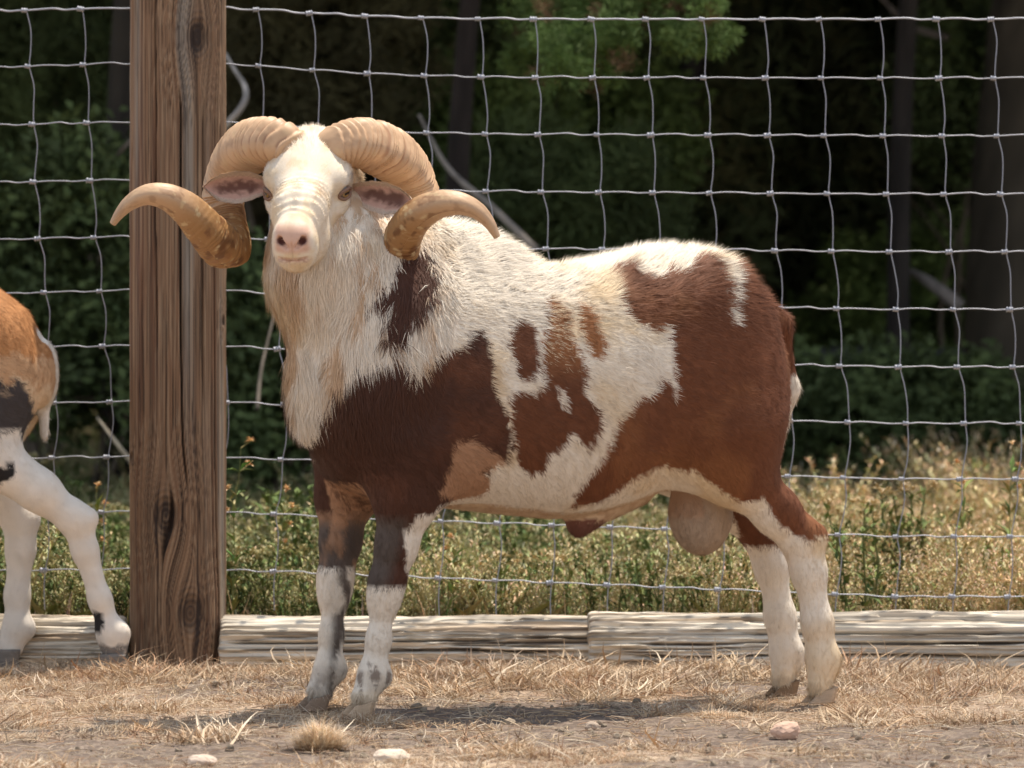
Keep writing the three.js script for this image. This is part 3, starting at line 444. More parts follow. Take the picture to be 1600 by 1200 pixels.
function coat(px, py, pz, out, R) {
  const n1 = fbm(px * 38, py * 38, pz * 38, 3) - 0.45, n2 = fbm(px * 38 + 9, py * 38 + 5, pz * 38, 3) - 0.45, j = R ? 0.004 : 0;
  let x = px + n1 * 0.013 + (R ? (R() - 0.5) * j : 0), y = py + n2 * 0.013 + (R ? (R() - 0.5) * j * 2 : 0); const z = pz;
  const fine = fbm(px * 120, py * 120, pz * 120, 3), wide = fbm(px * 11 + 4, py * 11, pz * 11, 3);
  const set = (c, v = 1) => { out[0] = c[0] * v; out[1] = c[1] * v; out[2] = c[2] * v; }, tint = (c, t) => { t = clamp(t); out[0] = mix(out[0], c[0], t); out[1] = mix(out[1], c[1], t); out[2] = mix(out[2], c[2], t); };
  const right = z > 0.02 && py > 0.30; if (right) { x += 0.045; y += 0.02; }        // the far side is marked a little differently
  set(WHITE); tint(CREAM, sstep(0.40, 0.62, wide));
  const mane = px > 0.26 && py > 0.42;
  if (mane) tint(STREAK, sstep(0.40, 0.60, fbm(px * 75, py * 9, pz * 75, 3)) * 0.75 * sstep(0.26, 0.33, px));
  // chest: a white bib narrowing to a point between brown shoulders
  let brown = inside(MARKS.shoulder, x, y);
  if (px > 0.36 && py > 0.40 && Math.abs(z) < 0.13) { const bib = z + n1 * 0.02 < -0.01 ? y > 0.418 + (-0.01 - z) * 1.25 : y > 0.418 + (z + 0.01) * 4.2; brown = !bib && (brown || py < 0.60 && !inside(MARKS.shoulder, x, y) && !(z < -0.01)); if (!bib && py < 0.56 && (z >= -0.01 || inside(MARKS.shoulder, x, y))) brown = true; }
  if (brown) { set(CHEST, 0.85 + 0.35 * wide); tint(RUMP, sstep(0.45, 0.7, wide) * 0.5); }
  if (inside(MARKS.pocket, x, y)) set(TAN, 0.9 + 0.2 * fine);
  if (inside(MARKS.neck, x, y) && z < 0.02) set(CHEST, 0.9 + 0.3 * fine);
  if (inside(MARKS.oval, x, y)) set(RUMP, 0.72 + 0.3 * fine);
  if (inside(MARKS.mid, x, y) && !inside(MARKS.slit, x, y)) { set(RUMP, 0.75 + 0.35 * fine); if (py > 0.50) { tint(ROAN, 0.8 * sstep(0.50, 0.58, y)); if (R && R() < 0.34 * sstep(0.52, 0.60, y)) set(CREAM); } }
  if (inside(MARKS.small, x, y)) set(ROAN, 0.85 + 0.3 * fine);
  if (inside(MARKS.rump, x, y) && !(inside(MARKS.rumpslit, x, y))) { set(RUMP, 0.85 + 0.35 * fine); tint(ROAN, 0.45 * sstep(0.42, 0.6, wide)); }
  // under the belly, the groin and the parts that hang there
  if (Math.abs(z) < 0.065 && px > -0.17 && px < 0.30 && py < 0.375 && py < 0.33 + Math.max(0, -px) * 0.35) { set(CREAM); tint(TAN, 0.3 + 0.4 * sstep(0.4, 0.6, fine)); }
  if (Math.abs(z) < 0.058 && px > -0.275 && px < -0.14 && py < 0.375) { set(POUCH, 0.85 + 0.3 * fine); if (x > -0.185 && y > 0.30) tint(TAN, 0.45); }
  if (Math.abs(z) < 0.03 && px > -0.04 && px < 0.035 && py < 0.297) set(srgb(116, 74, 60));
  if (px > 0.28 && Math.abs(z) < 0.062 && py < 0.362) { set(TAN); tint(CHEST, sstep(0.40, 0.55, fine) * 0.8); }
  // legs
  if (px > 0.29 && py < 0.315) {
    if (z < -0.03) {
      const cx = 0.352 + (0.26 - py) * 0.25, front = x - cx;
      set(CHEST); tint(GREY, sstep(-0.004, 0.018, front) * sstep(0.33, 0.29, py));
      if (front < -0.004 - 0.4 * Math.abs(py - 0.285) + 0.01 && py > 0.225 && py < 0.315 && z < -0.085) set(WHITE);
      if (y < 0.206 + 0.01 * n1) { set(WHITE); if (fbm(px * 70, py * 28, pz * 70, 2) > 0.56) tint(TAUPE, 0.8); if (py < 0.045) tint(CREAM, 0.5); }
    } else if (z > 0.03) {
      set(GREY, 0.9 + 0.5 * fine); tint(TAN, sstep(0.5, 0.62, fbm(px * 50, py * 30, pz * 50, 3)) * 0.7 + 0.6 * sstep(0.285, 0.31, y));
      if (y < 0.225) { set(WHITE); tint(GREY, sstep(0.40, 0.50, fbm(px * 60, py * 16, pz * 60, 3)) * sstep(0.010, -0.006, x - 0.392 + (py - 0.12) * 0.1) * 0.95); if (py < 0.075) tint(TAUPE, 0.2 + 0.4 * sstep(0.4, 0.6, fine)); }
    }
  }
  if (px < -0.2 && z > 0.02 && py < 0.37) { set(y > 0.246 ? RUMP : WHITE); if (y > 0.246) tint(CHEST, 0.3); if (px > -0.285 + (0.30 - py) * -0.7 && py < 0.33) set(WHITE); }
  if (px < -0.2 && py < 0.05) tint(CREAM, 0.6);
  // the tail: brown above, white below
  if (px < -0.332 && Math.abs(z) < 0.04 && py < 0.525 && py > 0.36) set(WHITE);
}
{
  // colours of the skin under the coat
  const c = [0, 0, 0], paint = (g, f) => { const P = g.attributes.position, a = new Float32Array(P.count * 3); for (let i = 0; i < P.count; i++) { f(P.getX(i), P.getY(i), P.getZ(i), c); a.set(c, i * 3); } g.setAttribute('color', new THREE.BufferAttribute(a, 3)); };
  paint(ramBody, coat); paint(ramHead, paintHead);
  const headFurGeo = growFur(ramHead, 90000, (p, n, o, R) => {
    paintHead(p.x, p.y, p.z, o.col); const v = 0.74 + 0.40 * R(); for (let i = 0; i < 3; i++) o.col[i] *= v;
    const back = sstep(0.02, -0.09, p.x);
    o.len = mix(0.0075, 0.018, back) + 0.012 * sstep(0.06, 0.085, p.y); o.wid = mix(0.0007, 0.0011, back); o.lift = 0.30 + 0.3 * sstep(0.06, 0.09, p.y);
    o.dir.set(-1, 0.15 - 0.9 * sstep(0.0, -0.06, p.y) - back * 0.8 * sstep(0.06, 0.0, p.y), 0.5 * Math.sign(p.z) * sstep(0.01, 0.04, Math.abs(p.z)));
    if (p.x > 0.155 && p.y > -0.036 && Math.abs(p.z) < 0.03) o.keep = 0.12;
    if (Math.hypot(p.x - 0.014, p.y, Math.abs(p.z) - 0.062) < 0.0125) o.keep = 0;
  }, 11);
  const unmirror = (g) => { const I = g.index.array; for (let i = 0; i < I.length; i += 3) { const q = I[i]; I[i] = I[i + 1]; I[i + 1] = q; } };   // the head's axes are left-handed
  for (const g of [ramHead, headFurGeo]) { g.applyMatrix4(headM); unmirror(g); }
  const body = part('body', mergeGeometries([ramBody, ramHead]), skinMat, ram);
  const bodyFur = growFur(ramBody, 620000, (p, n, o, R) => {
    coat(p.x, p.y, p.z, o.col, R); const v = 0.82 + 0.34 * R(); for (let i = 0; i < 3; i++) o.col[i] *= v;
    const leg = 1 - sstep(0.30, 0.44, p.y), neck = sstep(0.27, 0.37, p.x + 0.25 * (p.y - 0.6)) * sstep(0.40, 0.50, p.y);
    const back = sstep(0.56, 0.68, p.y) * (1 - neck);
    o.len = mix(0.014, 0.010, leg) + 0.010 * back; o.wid = mix(0.0011, 0.0008, leg); o.lift = mix(0.30, 0.26, leg) + 0.28 * back; o.seg = 1;
    if (p.y < 0.1) o.len = 0.009; if (p.y < 0.045) { o.len = 0.015; o.lift = 0.32; }
    if (p.y < 0.085 && p.x < -0.4) { o.len = 0.012; o.lift = 0.4; }
    o.dir.set(-1, -0.55 - 2.0 * leg, 0); if (leg > 0.9) o.dir.set(-0.12, -1, 0);
    if (neck > 0.05) { o.len = mix(o.len, (0.034 + 0.022 * fbm(p.x * 30, p.y * 8, p.z * 30, 2)) * (1 - 0.5 * sstep(0.66, 0.8, p.y)), neck); o.wid = 0.001; o.dir.set(-0.35 + 0.3 * neck, -1, 0); o.lift = mix(o.lift, 0.16, neck); o.seg = 2; }
    if (p.x < -0.325 && p.y > 0.38) { o.len = 0.013; o.dir.set(0.1, -1, 0); }
    o.keep = mix(0.62, 1, leg) * (neck > 0.5 ? 0.8 : 1);
    // none where the head sits on the neck
    if (p.y > 0.78) o.keep *= 0.4;
  }, 7);
  part('fur', mergeGeometries([bodyFur, headFurGeo]), furMat, ram);

  // hooves: two claws each
  const hoofMat = new THREE.MeshStandardMaterial({ vertexColors: true, roughness: 0.9 });
  for (const [x, z, turn, tone] of [[0.412, -0.082, 0.0, [186, 160, 132]], [0.422, 0.082, 0.1, [140, 118, 98]], [-0.374, -0.082, 0, [186, 160, 132]], [-0.388, 0.082, 0, [140, 112, 84]]]) {
    const col = srgb(...tone);
    for (const s of [-1, 1]) {
      const g = sheet(20, 14, (a, t, o) => {
        const an = a * Math.PI * 2, cx = Math.cos(an), sz = Math.sin(an), h = t < 0.12 ? 0 : (t - 0.12) / 0.88 * 0.045, k = t < 0.12 ? t / 0.12 : t > 0.93 ? (1 - t) / 0.07 : 1, fall = 1 - h * 7.5;
        const lx = (cx > 0 ? 0.036 : 0.019) * cx * fall * k * (1 - 0.25 * sz * sz), lz = 0.0145 * sz * (0.7 + 0.3 * fall) * k * (1 - 0.35 * Math.max(cx, 0));
        o[0] = lx - h * 0.35 - 0.004; o[1] = Math.max(0.001, h + (cx < 0 ? 0 : -0.010 * cx * t)); o[2] = lz + s * 0.0135; const v = 0.75 + 0.4 * vnoise(lx * 300, h * 500, s + lz * 300); o[3] = col[0] * v; o[4] = col[1] * v; o[5] = col[2] * v;
      }, true);
      g.scale(0.84, 0.62, 0.95); g.rotateY(turn - s * 0.08); g.translate(x, 0.004, z); part('hoof', g, hoofMat, ram);
    }
  }
  // eyes
  for (const s of [-1, 1]) {
    const g = new THREE.SphereGeometry(0.0132, 40, 30), P = g.attributes.position, a = new Float32Array(P.count * 3);
    const ax = V3(0.50, -0.02, s * 0.86).normalize();
    for (let i = 0; i < P.count; i++) {
      const v = V3(P.getX(i), P.getY(i), P.getZ(i)).normalize(), d = Math.acos(clamp(v.dot(ax), -1, 1)), up = v.y - ax.y, along = Math.sqrt(Math.max(0, d * d - up * up));
      a.set(d > 0.62 ? srgb(96, 80, 66) : (Math.abs(up) < 0.15 && along < 0.42) ? srgb(14, 12, 12) : srgb(158, 122, 66), i * 3);
    }
    g.setAttribute('color', new THREE.BufferAttribute(a, 3)); g.translate(0.011, 0.001, s * 0.0525); g.applyMatrix4(headM); unmirror(g);
    part('eye', g, new THREE.MeshPhysicalMaterial({ vertexColors: true, roughness: 0.15, clearcoat: 1, clearcoatRoughness: 0.05 }), ram);
    // lids: a rolled rim round the eye
    const pts = []; for (let i = 0; i <= 20; i++) { const q = i / 20 * Math.PI * 2, e = V3(Math.cos(q) * 0.0138, Math.sin(q) * 0.0076 + (Math.cos(q) > 0 ? -0.001 : 0.0), 0); const sideV = ax.clone(), fw = V3(0, 1, 0).cross(sideV).normalize().multiplyScalar(-s), upv = V3(0, 1, 0).addScaledVector(sideV, -sideV.y).normalize(); pts.push(V3(0.011, 0.001, s * 0.0525).addScaledVector(fw, e.x * -s * s).addScaledVector(upv, e.y).addScaledVector(sideV, Math.sqrt(Math.max(0.00002, 0.0136 ** 2 - e.x * e.x * 0.75 - e.y * e.y)) + 0.0006)); }
    const rim = sweep(pts, () => 0.0026, 40, 8, { paint: () => srgb(136, 106, 88) }); rim.applyMatrix4(headM); unmirror(rim); part('eyelid', rim, skinMat, ram);
  }
  // ears: cupped leaves of skin with a real thickness
  const ear = (rows, cup, tint) => {   // rows: [px, py, z, half width px]
    const cur = new THREE.CatmullRomCurve3(rows.map(([x, y, z]) => at(x, y, z))), wid = (t) => { const f = t * (rows.length - 1), i = Math.min(Math.floor(f), rows.length - 2); return mix(rows[i][3], rows[i + 1][3], f - i) / 1025; };
    const dark = srgb(96, 62, 54), pink = srgb(206, 168, 152), pale = srgb(232, 214, 192);
    const shape = (t, k, side, o) => {
      const p = cur.getPoint(t), tan = cur.getTangent(t), up = V3(0, 1, 0).addScaledVector(tan, -tan.y).normalize(), fw = tan.clone().cross(up).normalize(); if (fw.z < 0) fw.multiplyScalar(-1);
      const w = wid(t); p.addScaledVector(up, k * w).addScaledVector(fw, cup * (k * k - 1) * w * 0.9 + (k > 0 ? 0.25 * w * k * k * k : 0) - side * (0.0035 * (1 - k * k * 0.7)));
      const q = toRam(p); o[0] = q.x; o[1] = q.y; o[2] = q.z;
      const n = fbm(p.x * 130, p.y * 130, p.z * 130, 3), edge = Math.abs(k);
      const c = side ? pale.map((x, i) => mix(x, tint[i], 0.25)) : pink.map((x, i) => mix(mix(x, dark[i], clamp((1 - sstep(0.15, 0.62, edge + (n - 0.45) * 0.9)) * sstep(0.02, 0.25, t) * (1 - sstep(0.62, 0.85, t)) * 0.9)), pale[i], sstep(0.62, 0.95, edge) * 0.8));
      o[3] = c[0]; o[4] = c[1]; o[5] = c[2];
    };
    const front = sheet(48, 24, (t, k, o) => shape(t, k * 2 - 1, 0, o)), rear = sheet(48, 24, (t, k, o) => shape(t, 1 - k * 2, 1, o));
    for (const [g, sgn] of [[front, 1], [rear, -1]]) { const N = g.attributes.normal, wv = V3(); let dot = 0; for (let i = 0; i < N.count; i += 7) { wv.fromBufferAttribute(N, i).transformDirection(ram.matrixWorld); dot += wv.z; } if (dot * sgn < 0) { for (let i = 0; i < N.count * 3; i++) N.array[i] *= -1; const I = g.index.array; for (let i = 0; i < I.length; i += 3) [I[i], I[i + 1]] = [I[i + 1], I[i]]; } }
    const m = part('ear', mergeGeometries([front, rear]), skinMat, ram);
    const tipL = toRam(cur.getPoint(1)).sub(toRam(cur.getPoint(0))).normalize(), C = m.geometry.attributes.color, P = m.geometry.attributes.position, tmp = V3();
    const fur = growFur(m.geometry, 15000, (p, n, o, R) => { let best = 1e9, bi = 0; for (let i = 0; i < P.count; i += 3) { const d = tmp.fromBufferAttribute(P, i).distanceToSquared(p); if (d < best) { best = d; bi = i; } } const v = 0.85 + 0.3 * R(); o.col[0] = C.getX(bi) * v; o.col[1] = C.getY(bi) * v; o.col[2] = C.getZ(bi) * v; o.dir.copy(tipL); o.len = 0.005; o.wid = 0.0007; o.lift = 0.3; }, 5);
    part('ear_fur', fur, furMat, m);
  };
  ear([[426, 293, 0.155, 9], [408, 291, 0.160, 15], [390, 291, 0.166, 22], [368, 293, 0.172, 25], [346, 293, 0.178, 21], [330, 292, 0.184, 12], [320, 292, 0.188, 2]], 0.75, srgb(220, 190, 160));
  ear([[545, 300, 0.160, 10], [560, 302, 0.175, 16], [580, 306, 0.192, 23], [602, 310, 0.208, 25], [622, 313, 0.220, 20], [637, 316, 0.228, 11], [646, 318, 0.232, 2]], 0.75, srgb(170, 130, 104));

  // horns: ringed spirals
  const hornMat = new THREE.MeshStandardMaterial({ vertexColors: true, roughness: 0.5 });
  const horn = (rows, seed) => {
    const pts = rows.map(([x, y, z]) => toRam(at(x, y, z))), N = rows.length - 1;
    const rad = (t) => { const f = t * N, i = Math.min(Math.floor(f), N - 1); return mix(rows[i][3], rows[i + 1][3], f - i) / 1025; };
    const ring = (L) => { const w = L / 0.0098 + 1.6 * vnoise(L * 60, seed, 0); const q = w - Math.floor(w); return q < 0.75 ? q / 0.75 : (1 - q) / 0.25; };
    const fade = (t) => 1 - sstep(0.50, 0.85, t), len = new THREE.CatmullRomCurve3(pts, false, 'centripetal').getLength(), groove = srgb(140, 94, 66);
    const rings = (a, L) => ring(L + 0.0045 * Math.sin(a * 2 + seed) + 0.003 * vnoise(a * 2, L * 80, seed));
    const g = sweep(pts, rad, 620, 72, {
      shape: (t, a, L) => { const c = Math.cos(a), s = Math.sin(a), sq = 1 / Math.pow(Math.pow(Math.abs(c), 2.7) + Math.pow(Math.abs(s), 2.7), 1 / 2.7); return 0.95 * sq * (1 + 0.11 * fade(t) * (rings(a, L) - 0.5) + 0.05 * (vnoise(L * 26, a * 0.9 + 5, seed) - 0.5) + 0.02 * (vnoise(L * 300, a * 6, seed) - 0.5)); },
      paint: (t, a, p) => {
        const n = fbm(a * 1.6 + seed, t * 42, seed, 4), m = fbm(a * 3.2 + seed, t * 95, seed + 3, 3), base = srgb(202, 166, 130), gold = srgb(158, 118, 74), tip = srgb(196, 162, 128), dk = srgb(104, 66, 36), pale = srgb(208, 184, 140);
        const g1 = sstep(0.36, 0.52, t) * (1 - sstep(0.74, 0.92, t)); let c = base.map((x, i) => mix(mix(x, gold[i], g1), tip[i], sstep(0.78, 0.97, t)));
        c = c.map((x, i) => mix(x, dk[i], clamp(sstep(0.50, 0.66, n) * (0.25 + 0.6 * g1)))); c = c.map((x, i) => mix(x, pale[i], clamp(sstep(0.54, 0.66, m) * (0.25 + 0.45 * g1))));
        return c.map((x, i) => mix(x, groove[i], fade(t) * 0.6 * sstep(0.34, 0.08, rings(a, t * len)) * sstep(0.25, 0.6, vnoise(a * 4, t * 30, seed))));   // reddish brown in the grooves between the rings
      },
    });
    part('horn', g, hornMat, ram);
  };
  horn([[473, 250, 0.168, 31], [454, 232, 0.176, 36], [428, 222, 0.165, 40], [390, 231, 0.120, 40], [361, 262, 0.055, 37], [349, 303, 0.030, 35], [352, 348, 0.045, 34], [358, 381, 0.100, 35], [346, 383, 0.165, 35.5], [322, 359, 0.210, 34], [292, 327, 0.240, 33], [262, 308, 0.258, 29.5], [232, 304, 0.262, 25], [205, 316, 0.258, 18.5], [187, 334, 0.252, 12], [176, 350, 0.248, 5]], 3);
  horn([[503, 250, 0.168, 31], [522, 232, 0.176, 36], [554, 223, 0.165, 40], [597, 235, 0.120, 40], [636, 266, 0.058, 37], [652, 308, 0.030, 35.5], [650, 356, 0.045, 36], [638, 394, 0.095, 38], [626, 396, 0.160, 38.5], [630, 368, 0.205, 36], [652, 338, 0.235, 32], [685, 320, 0.252, 29], [718, 318, 0.258, 25], [745, 329, 0.256, 19], [764, 348, 0.252, 12.5], [777, 371, 0.248, 5]], 8);
}
// ---------------------------------------------------------------- the second sheep, walking out of the picture
{
  const ewe = thing('ewe', 'tan backed sheep with white legs stepping out of view beside the post', 'sheep', V3(-1.147, 0, -0.86)); ewe.rotation.y = Math.PI;
  const core = trunk([[0.40, 0.60, 0.42, 0.06], [0.33, 0.645, 0.37, 0.11], [0.22, 0.66, 0.335, 0.135], [0.08, 0.655, 0.32, 0.15], [-0.06, 0.680, 0.345, 0.15], [-0.16, 0.690, 0.38, 0.14], [-0.24, 0.676, 0.41, 0.125], [-0.305, 0.63, 0.44, 0.10], [-0.337, 0.575, 0.46, 0.07]], 0.025);
  const soft = [cone(0.32, 0.56, 0, 0.115, 0.47, 0.74, 0, 0.062), ball(0.50, 0.79, 0, 0.075, 0.055, 0.052), cone(0.52, 0.785, 0, 0.05, 0.64, 0.72, 0, 0.03)], tight = [];
  for (const s of [-1, 1]) {
    soft.push(ball(0.27, 0.48, s * 0.085, 0.09, 0.13, 0.055), ball(-0.22, 0.50, s * 0.078, 0.105, 0.14, 0.06));
    const F = [[0.29, 0.40, 0.085, 0.055], [0.30, 0.28, 0.08, 0.034], [0.305, 0.20, 0.075, 0.025], [0.305, 0.12, 0.075, 0.018], [0.31, 0.07, 0.075, 0.022], [0.325, 0.035, 0.075, 0.022]].map((q) => [q[0] + (s > 0 ? 0.06 : -0.05), ...q.slice(1)]);
    const H = s < 0 ? [[-0.20, 0.44, 0.085, 0.075], [-0.245, 0.380, 0.08, 0.050], [-0.335, 0.318, 0.07, 0.034], [-0.400, 0.262, 0.06, 0.0245], [-0.412, 0.215, 0.055, 0.0205], [-0.438, 0.13, 0.05, 0.0175], [-0.455, 0.072, 0.045, 0.0215], [-0.462, 0.045, 0.045, 0.0225]]
      : [[-0.20, 0.44, 0.085, 0.075], [-0.22, 0.36, 0.085, 0.050], [-0.262, 0.30, 0.085, 0.034], [-0.288, 0.258, 0.085, 0.0275], [-0.288, 0.21, 0.085, 0.0235], [-0.282, 0.13, 0.085, 0.0195], [-0.282, 0.075, 0.085, 0.022], [-0.27, 0.04, 0.085, 0.023]];
    for (const A of [F, H]) for (let i = 0; i + 1 < A.length; i++) tight.push(cone(A[i][0], A[i][1], s * A[i][2], A[i][3], A[i + 1][0], A[i + 1][1], s * A[i + 1][2], A[i + 1][3]));
    tight.push(s < 0 ? cone(-0.396, 0.275, -0.06, 0.025, -0.420, 0.272, -0.06, 0.014) : cone(-0.285, 0.27, 0.085, 0.024, -0.305, 0.268, 0.085, 0.013));
    tight.push(s < 0 ? ball(-0.474, 0.072, -0.045, 0.014) : ball(-0.30, 0.07, 0.085, 0.012));
  }
  const tail = [cone(-0.300, 0.61, 0, 0.016, -0.335, 0.55, 0, 0.014), cone(-0.335, 0.55, 0, 0.014, -0.338, 0.41, 0, 0.008)];
  const f = (x, y, z) => { let d = core(x, y, z); for (const q of soft) d = smin(d, q(x, y, z), 0.06); let l = 9; for (const q of tight) l = smin(l, q(x, y, z), 0.02); d = smin(d, l, 0.032); let t = smin(tail[0](x, y, z), tail[1](x, y, z), 0.02); return smin(d, t, 0.012); };
  const g = meshField(f, [-0.52, 0.016, -0.22], [0.70, 0.87, 0.22], 0.0095);
  const ORANGE = srgb(184, 128, 78), PALE = srgb(222, 192, 156), LEG = srgb(236, 226, 212), SLATE = srgb(72, 66, 66), INK = srgb(34, 30, 30);
  const hue = (x, y, z, o) => {
    const n = fbm(x * 26, y * 26, z * 26, 3) - 0.45, m = fbm(x * 70, y * 70, z * 70, 2), Y = y + n * 0.06; let c = Y > 0.545 ? ORANGE : Y > 0.50 ? ORANGE.map((q, i) => mix(PALE[i], q, 0.55)) : PALE; let v = 0.85 + 0.3 * m;
    if (z < 0.02 && Math.hypot((x + 0.282) / 0.052, (Y - 0.445) / 0.05) < 1) c = SLATE.map((q, i) => mix(q, PALE[i], m > 0.55 ? 0.35 : 0));
    if (Y < 0.415 && (x < -0.15 || y < 0.34)) c = LEG;
    if (x < -0.326 && y > 0.39 && y < 0.60 && Math.abs(z) < 0.03) c = LEG;
    if (z < 0 && Math.hypot((x + 0.27) / 0.030, (y - 0.345 + (x + 0.27) * 0.4) / 0.014) < 1 + n) c = INK;
    if (z < 0 && Math.hypot((x + 0.432) / 0.016, (y - 0.088) / 0.016) < 1 + n * 2) c = INK;
    if (y < 0.05 && x < -0.42) c = SLATE.map((q, i) => mix(q, LEG[i], m > 0.5 ? 0.6 : 0.2));
    o[0] = c[0] * v; o[1] = c[1] * v; o[2] = c[2] * v;
  };
  const P = g.attributes.position, col = new Float32Array(P.count * 3), c = [0, 0, 0]; for (let i = 0; i < P.count; i++) { hue(P.getX(i), P.getY(i), P.getZ(i), c); col.set(c, i * 3); } g.setAttribute('color', new THREE.BufferAttribute(col, 3));
  part('body', g, skinMat, ewe);
  part('fur', growFur(g, 230000, (p, n, o, R) => { hue(p.x, p.y, p.z, o.col); const v = 0.84 + 0.3 * R(); for (let i = 0; i < 3; i++) o.col[i] *= v; const leg = 1 - sstep(0.34, 0.46, p.y); o.len = mix(0.013, 0.008, leg); o.wid = mix(0.0012, 0.0009, leg); o.lift = 0.26; o.dir.set(-1 + leg * 0.9, -0.6 - leg, 0); if (p.x < -0.32 && p.y > 0.38) { o.len = 0.012; o.dir.set(0, -1, 0); } o.keep = p.x > 0 ? 0.4 : 1; }, 21), furMat, ewe);
  for (const [x, z, y] of [[-0.455, -0.045, 0], [-0.262, 0.085, 0], [0.30, -0.075, 0], [0.40, 0.075, 0]]) for (const s of [-1, 1]) {
    const h = sheet(20, 12, (a, t, o) => { const an = a * 6.2832, cx = Math.cos(an), sz = Math.sin(an), hh = t < 0.12 ? 0 : (t - 0.12) / 0.88 * 0.036, k = t < 0.12 ? t / 0.12 : t > 0.93 ? (1 - t) / 0.07 : 1, fall = 1 - hh * 6; o[0] = (cx > 0 ? 0.032 : 0.022) * cx * fall * k - hh * 0.3; o[1] = Math.max(0.001, hh); o[2] = 0.014 * sz * k + s * 0.0135; const v = 0.7 + 0.5 * vnoise(cx * 3, hh * 400, s); o[3] = 0.20 * v; o[4] = 0.175 * v; o[5] = 0.15 * v; }, true);
    h.translate(x, 0.003, z); part('hoof', h, skinMat, ewe);
  }
  for (const s of [-1, 1]) { const e = sheet(16, 10, (t, k, o) => { const w = 0.028 * Math.sin(Math.PI * Math.min(1, t * 0.9 + 0.08)), q = k * 2 - 1; o[0] = 0.47 - 0.02 * t + 0.01 * q * q; o[1] = 0.80 + q * w - 0.03 * t; o[2] = s * (0.045 + 0.10 * t); o[3] = PALE[0]; o[4] = PALE[1]; o[5] = PALE[2]; }); part('ear', e, furMat, ewe); const y = new THREE.SphereGeometry(0.011, 16, 12); y.translate(0.535, 0.80, s * 0.044); part('eye', y, new THREE.MeshStandardMaterial({ color: 0x1a1410, roughness: 0.2 }), ewe); }
}
// ---------------------------------------------------------------- weeds beyond the fence
const weedMat = new THREE.MeshStandardMaterial({ vertexColors: true, roughness: 0.85, side: THREE.DoubleSide });
function builder() {   // collects small leaves and stems with colours of their own
  const pos = [], col = [], idx = [];
  return {
    stem(a, b, w, c) { const i = pos.length / 3, d = b.clone().sub(a), s = V3(-d.z, 0, d.x); if (s.lengthSq() < 1e-8) s.set(1, 0, 0); s.normalize().multiplyScalar(w / 2); const q = s.clone().cross(d).normalize().multiplyScalar(w / 2);
      for (const [p, k] of [[a, 1], [b, 0.6]]) for (const v of [s, q, s.clone().negate(), q.clone().negate()]) { pos.push(p.x + v.x * k, p.y + v.y * k, p.z + v.z * k); col.push(...c); }
      for (let k = 0; k < 4; k++) { const n = (k + 1) % 4; idx.push(i + k, i + n, i + 4 + n, i + k, i + 4 + n, i + 4 + k); } },
    leaf(p, d, len, wid, c, up = V3(0, 1, 0)) { const i = pos.length / 3, s = d.clone().cross(up); if (s.lengthSq() < 1e-6) s.set(1, 0, 0); s.normalize().multiplyScalar(wid / 2); const n = s.clone().cross(d).normalize().multiplyScalar(len * 0.10); const m = p.clone().addScaledVector(d, len * 0.45), e = p.clone().addScaledVector(d, len).addScaledVector(n, -1.5);
      for (const q of [p, m.clone().add(s).add(n), m.clone().sub(s).add(n), e, m]) { pos.push(q.x, q.y, q.z); col.push(...c); } idx.push(i, i + 4, i + 1, i, i + 2, i + 4, i + 4, i + 3, i + 1, i + 2, i + 3, i + 4); },
    done: () => geom(pos, idx, col),
  };
}
const dirOf = (R, up = 0) => V3(R() - 0.5, (R() - 0.5) + up, R() - 0.5).normalize();
function seedGrass(seed) {       // a tussock of thin stems with loose seed heads, about 1 unit tall
  const R = mulberry(seed), b = builder();
  for (let k = 0; k < 12; k++) {
    const a = R() * 6.283, l = 0.15 + 0.3 * R(), h = 0.55 + 0.45 * R(), p0 = V3((R() - 0.5) * 0.12, 0, (R() - 0.5) * 0.12), p1 = p0.clone().add(V3(Math.cos(a) * l * 0.35, h * 0.6, Math.sin(a) * l * 0.35)), p2 = p0.clone().add(V3(Math.cos(a) * l, h, Math.sin(a) * l)), c = srgb(...[[186, 160, 104], [150, 146, 86], [204, 178, 128]][k % 3]);
    b.stem(p0, p1, 0.008, c); b.stem(p1, p2, 0.006, c);
    for (let s = 0; s < 14; s++) { const t = s / 14, q = p1.clone().lerp(p2, 0.25 + 0.75 * t); b.leaf(q, dirOf(R, 0.5), 0.036 + 0.025 * R(), 0.013, srgb(226, 206, 166).map((v) => v * (0.8 + 0.35 * R()))); }
    const q = dirOf(R, 0.6); b.leaf(p0, q, 0.4 + 0.3 * R(), 0.02, c);
  }
  return b.done();
}
function leafyForb(seed, flower) {
  const R = mulberry(seed), b = builder();
  for (let k = 0; k < 4; k++) {
    let p = V3((R() - 0.5) * 0.15, 0, (R() - 0.5) * 0.15); const lean = dirOf(R, 2.2);
    for (let s = 0; s < 7; s++) {
      const n = p.clone().addScaledVector(lean, 0.13).add(V3((R() - 0.5) * 0.05, 0, (R() - 0.5) * 0.05)); b.stem(p, n, 0.014, srgb(112, 116, 66)); p = n;
      for (let q = 0; q < 5; q++) { const tone = R(); b.leaf(p.clone().add(V3((R() - 0.5) * 0.04, -0.13 * R(), (R() - 0.5) * 0.04)), dirOf(R, 0.3), 0.055 + 0.06 * R(), 0.028, srgb(mix(84, 136, tone), mix(108, 142, tone), mix(54, 76, tone))); }
    }
    if (flower) for (let h = 0; h < 3; h++) { const c = p.clone().add(V3((R() - 0.5) * 0.16, 0.05 * R(), (R() - 0.5) * 0.16)); b.stem(p, c, 0.008, srgb(160, 140, 90)); for (let q = 0; q < 9; q++) b.leaf(c, dirOf(R, 0.5), 0.05, 0.022, srgb(...(R() < 0.6 ? [232, 212, 178] : [206, 176, 130]))); }
  }
  return b.done();
}
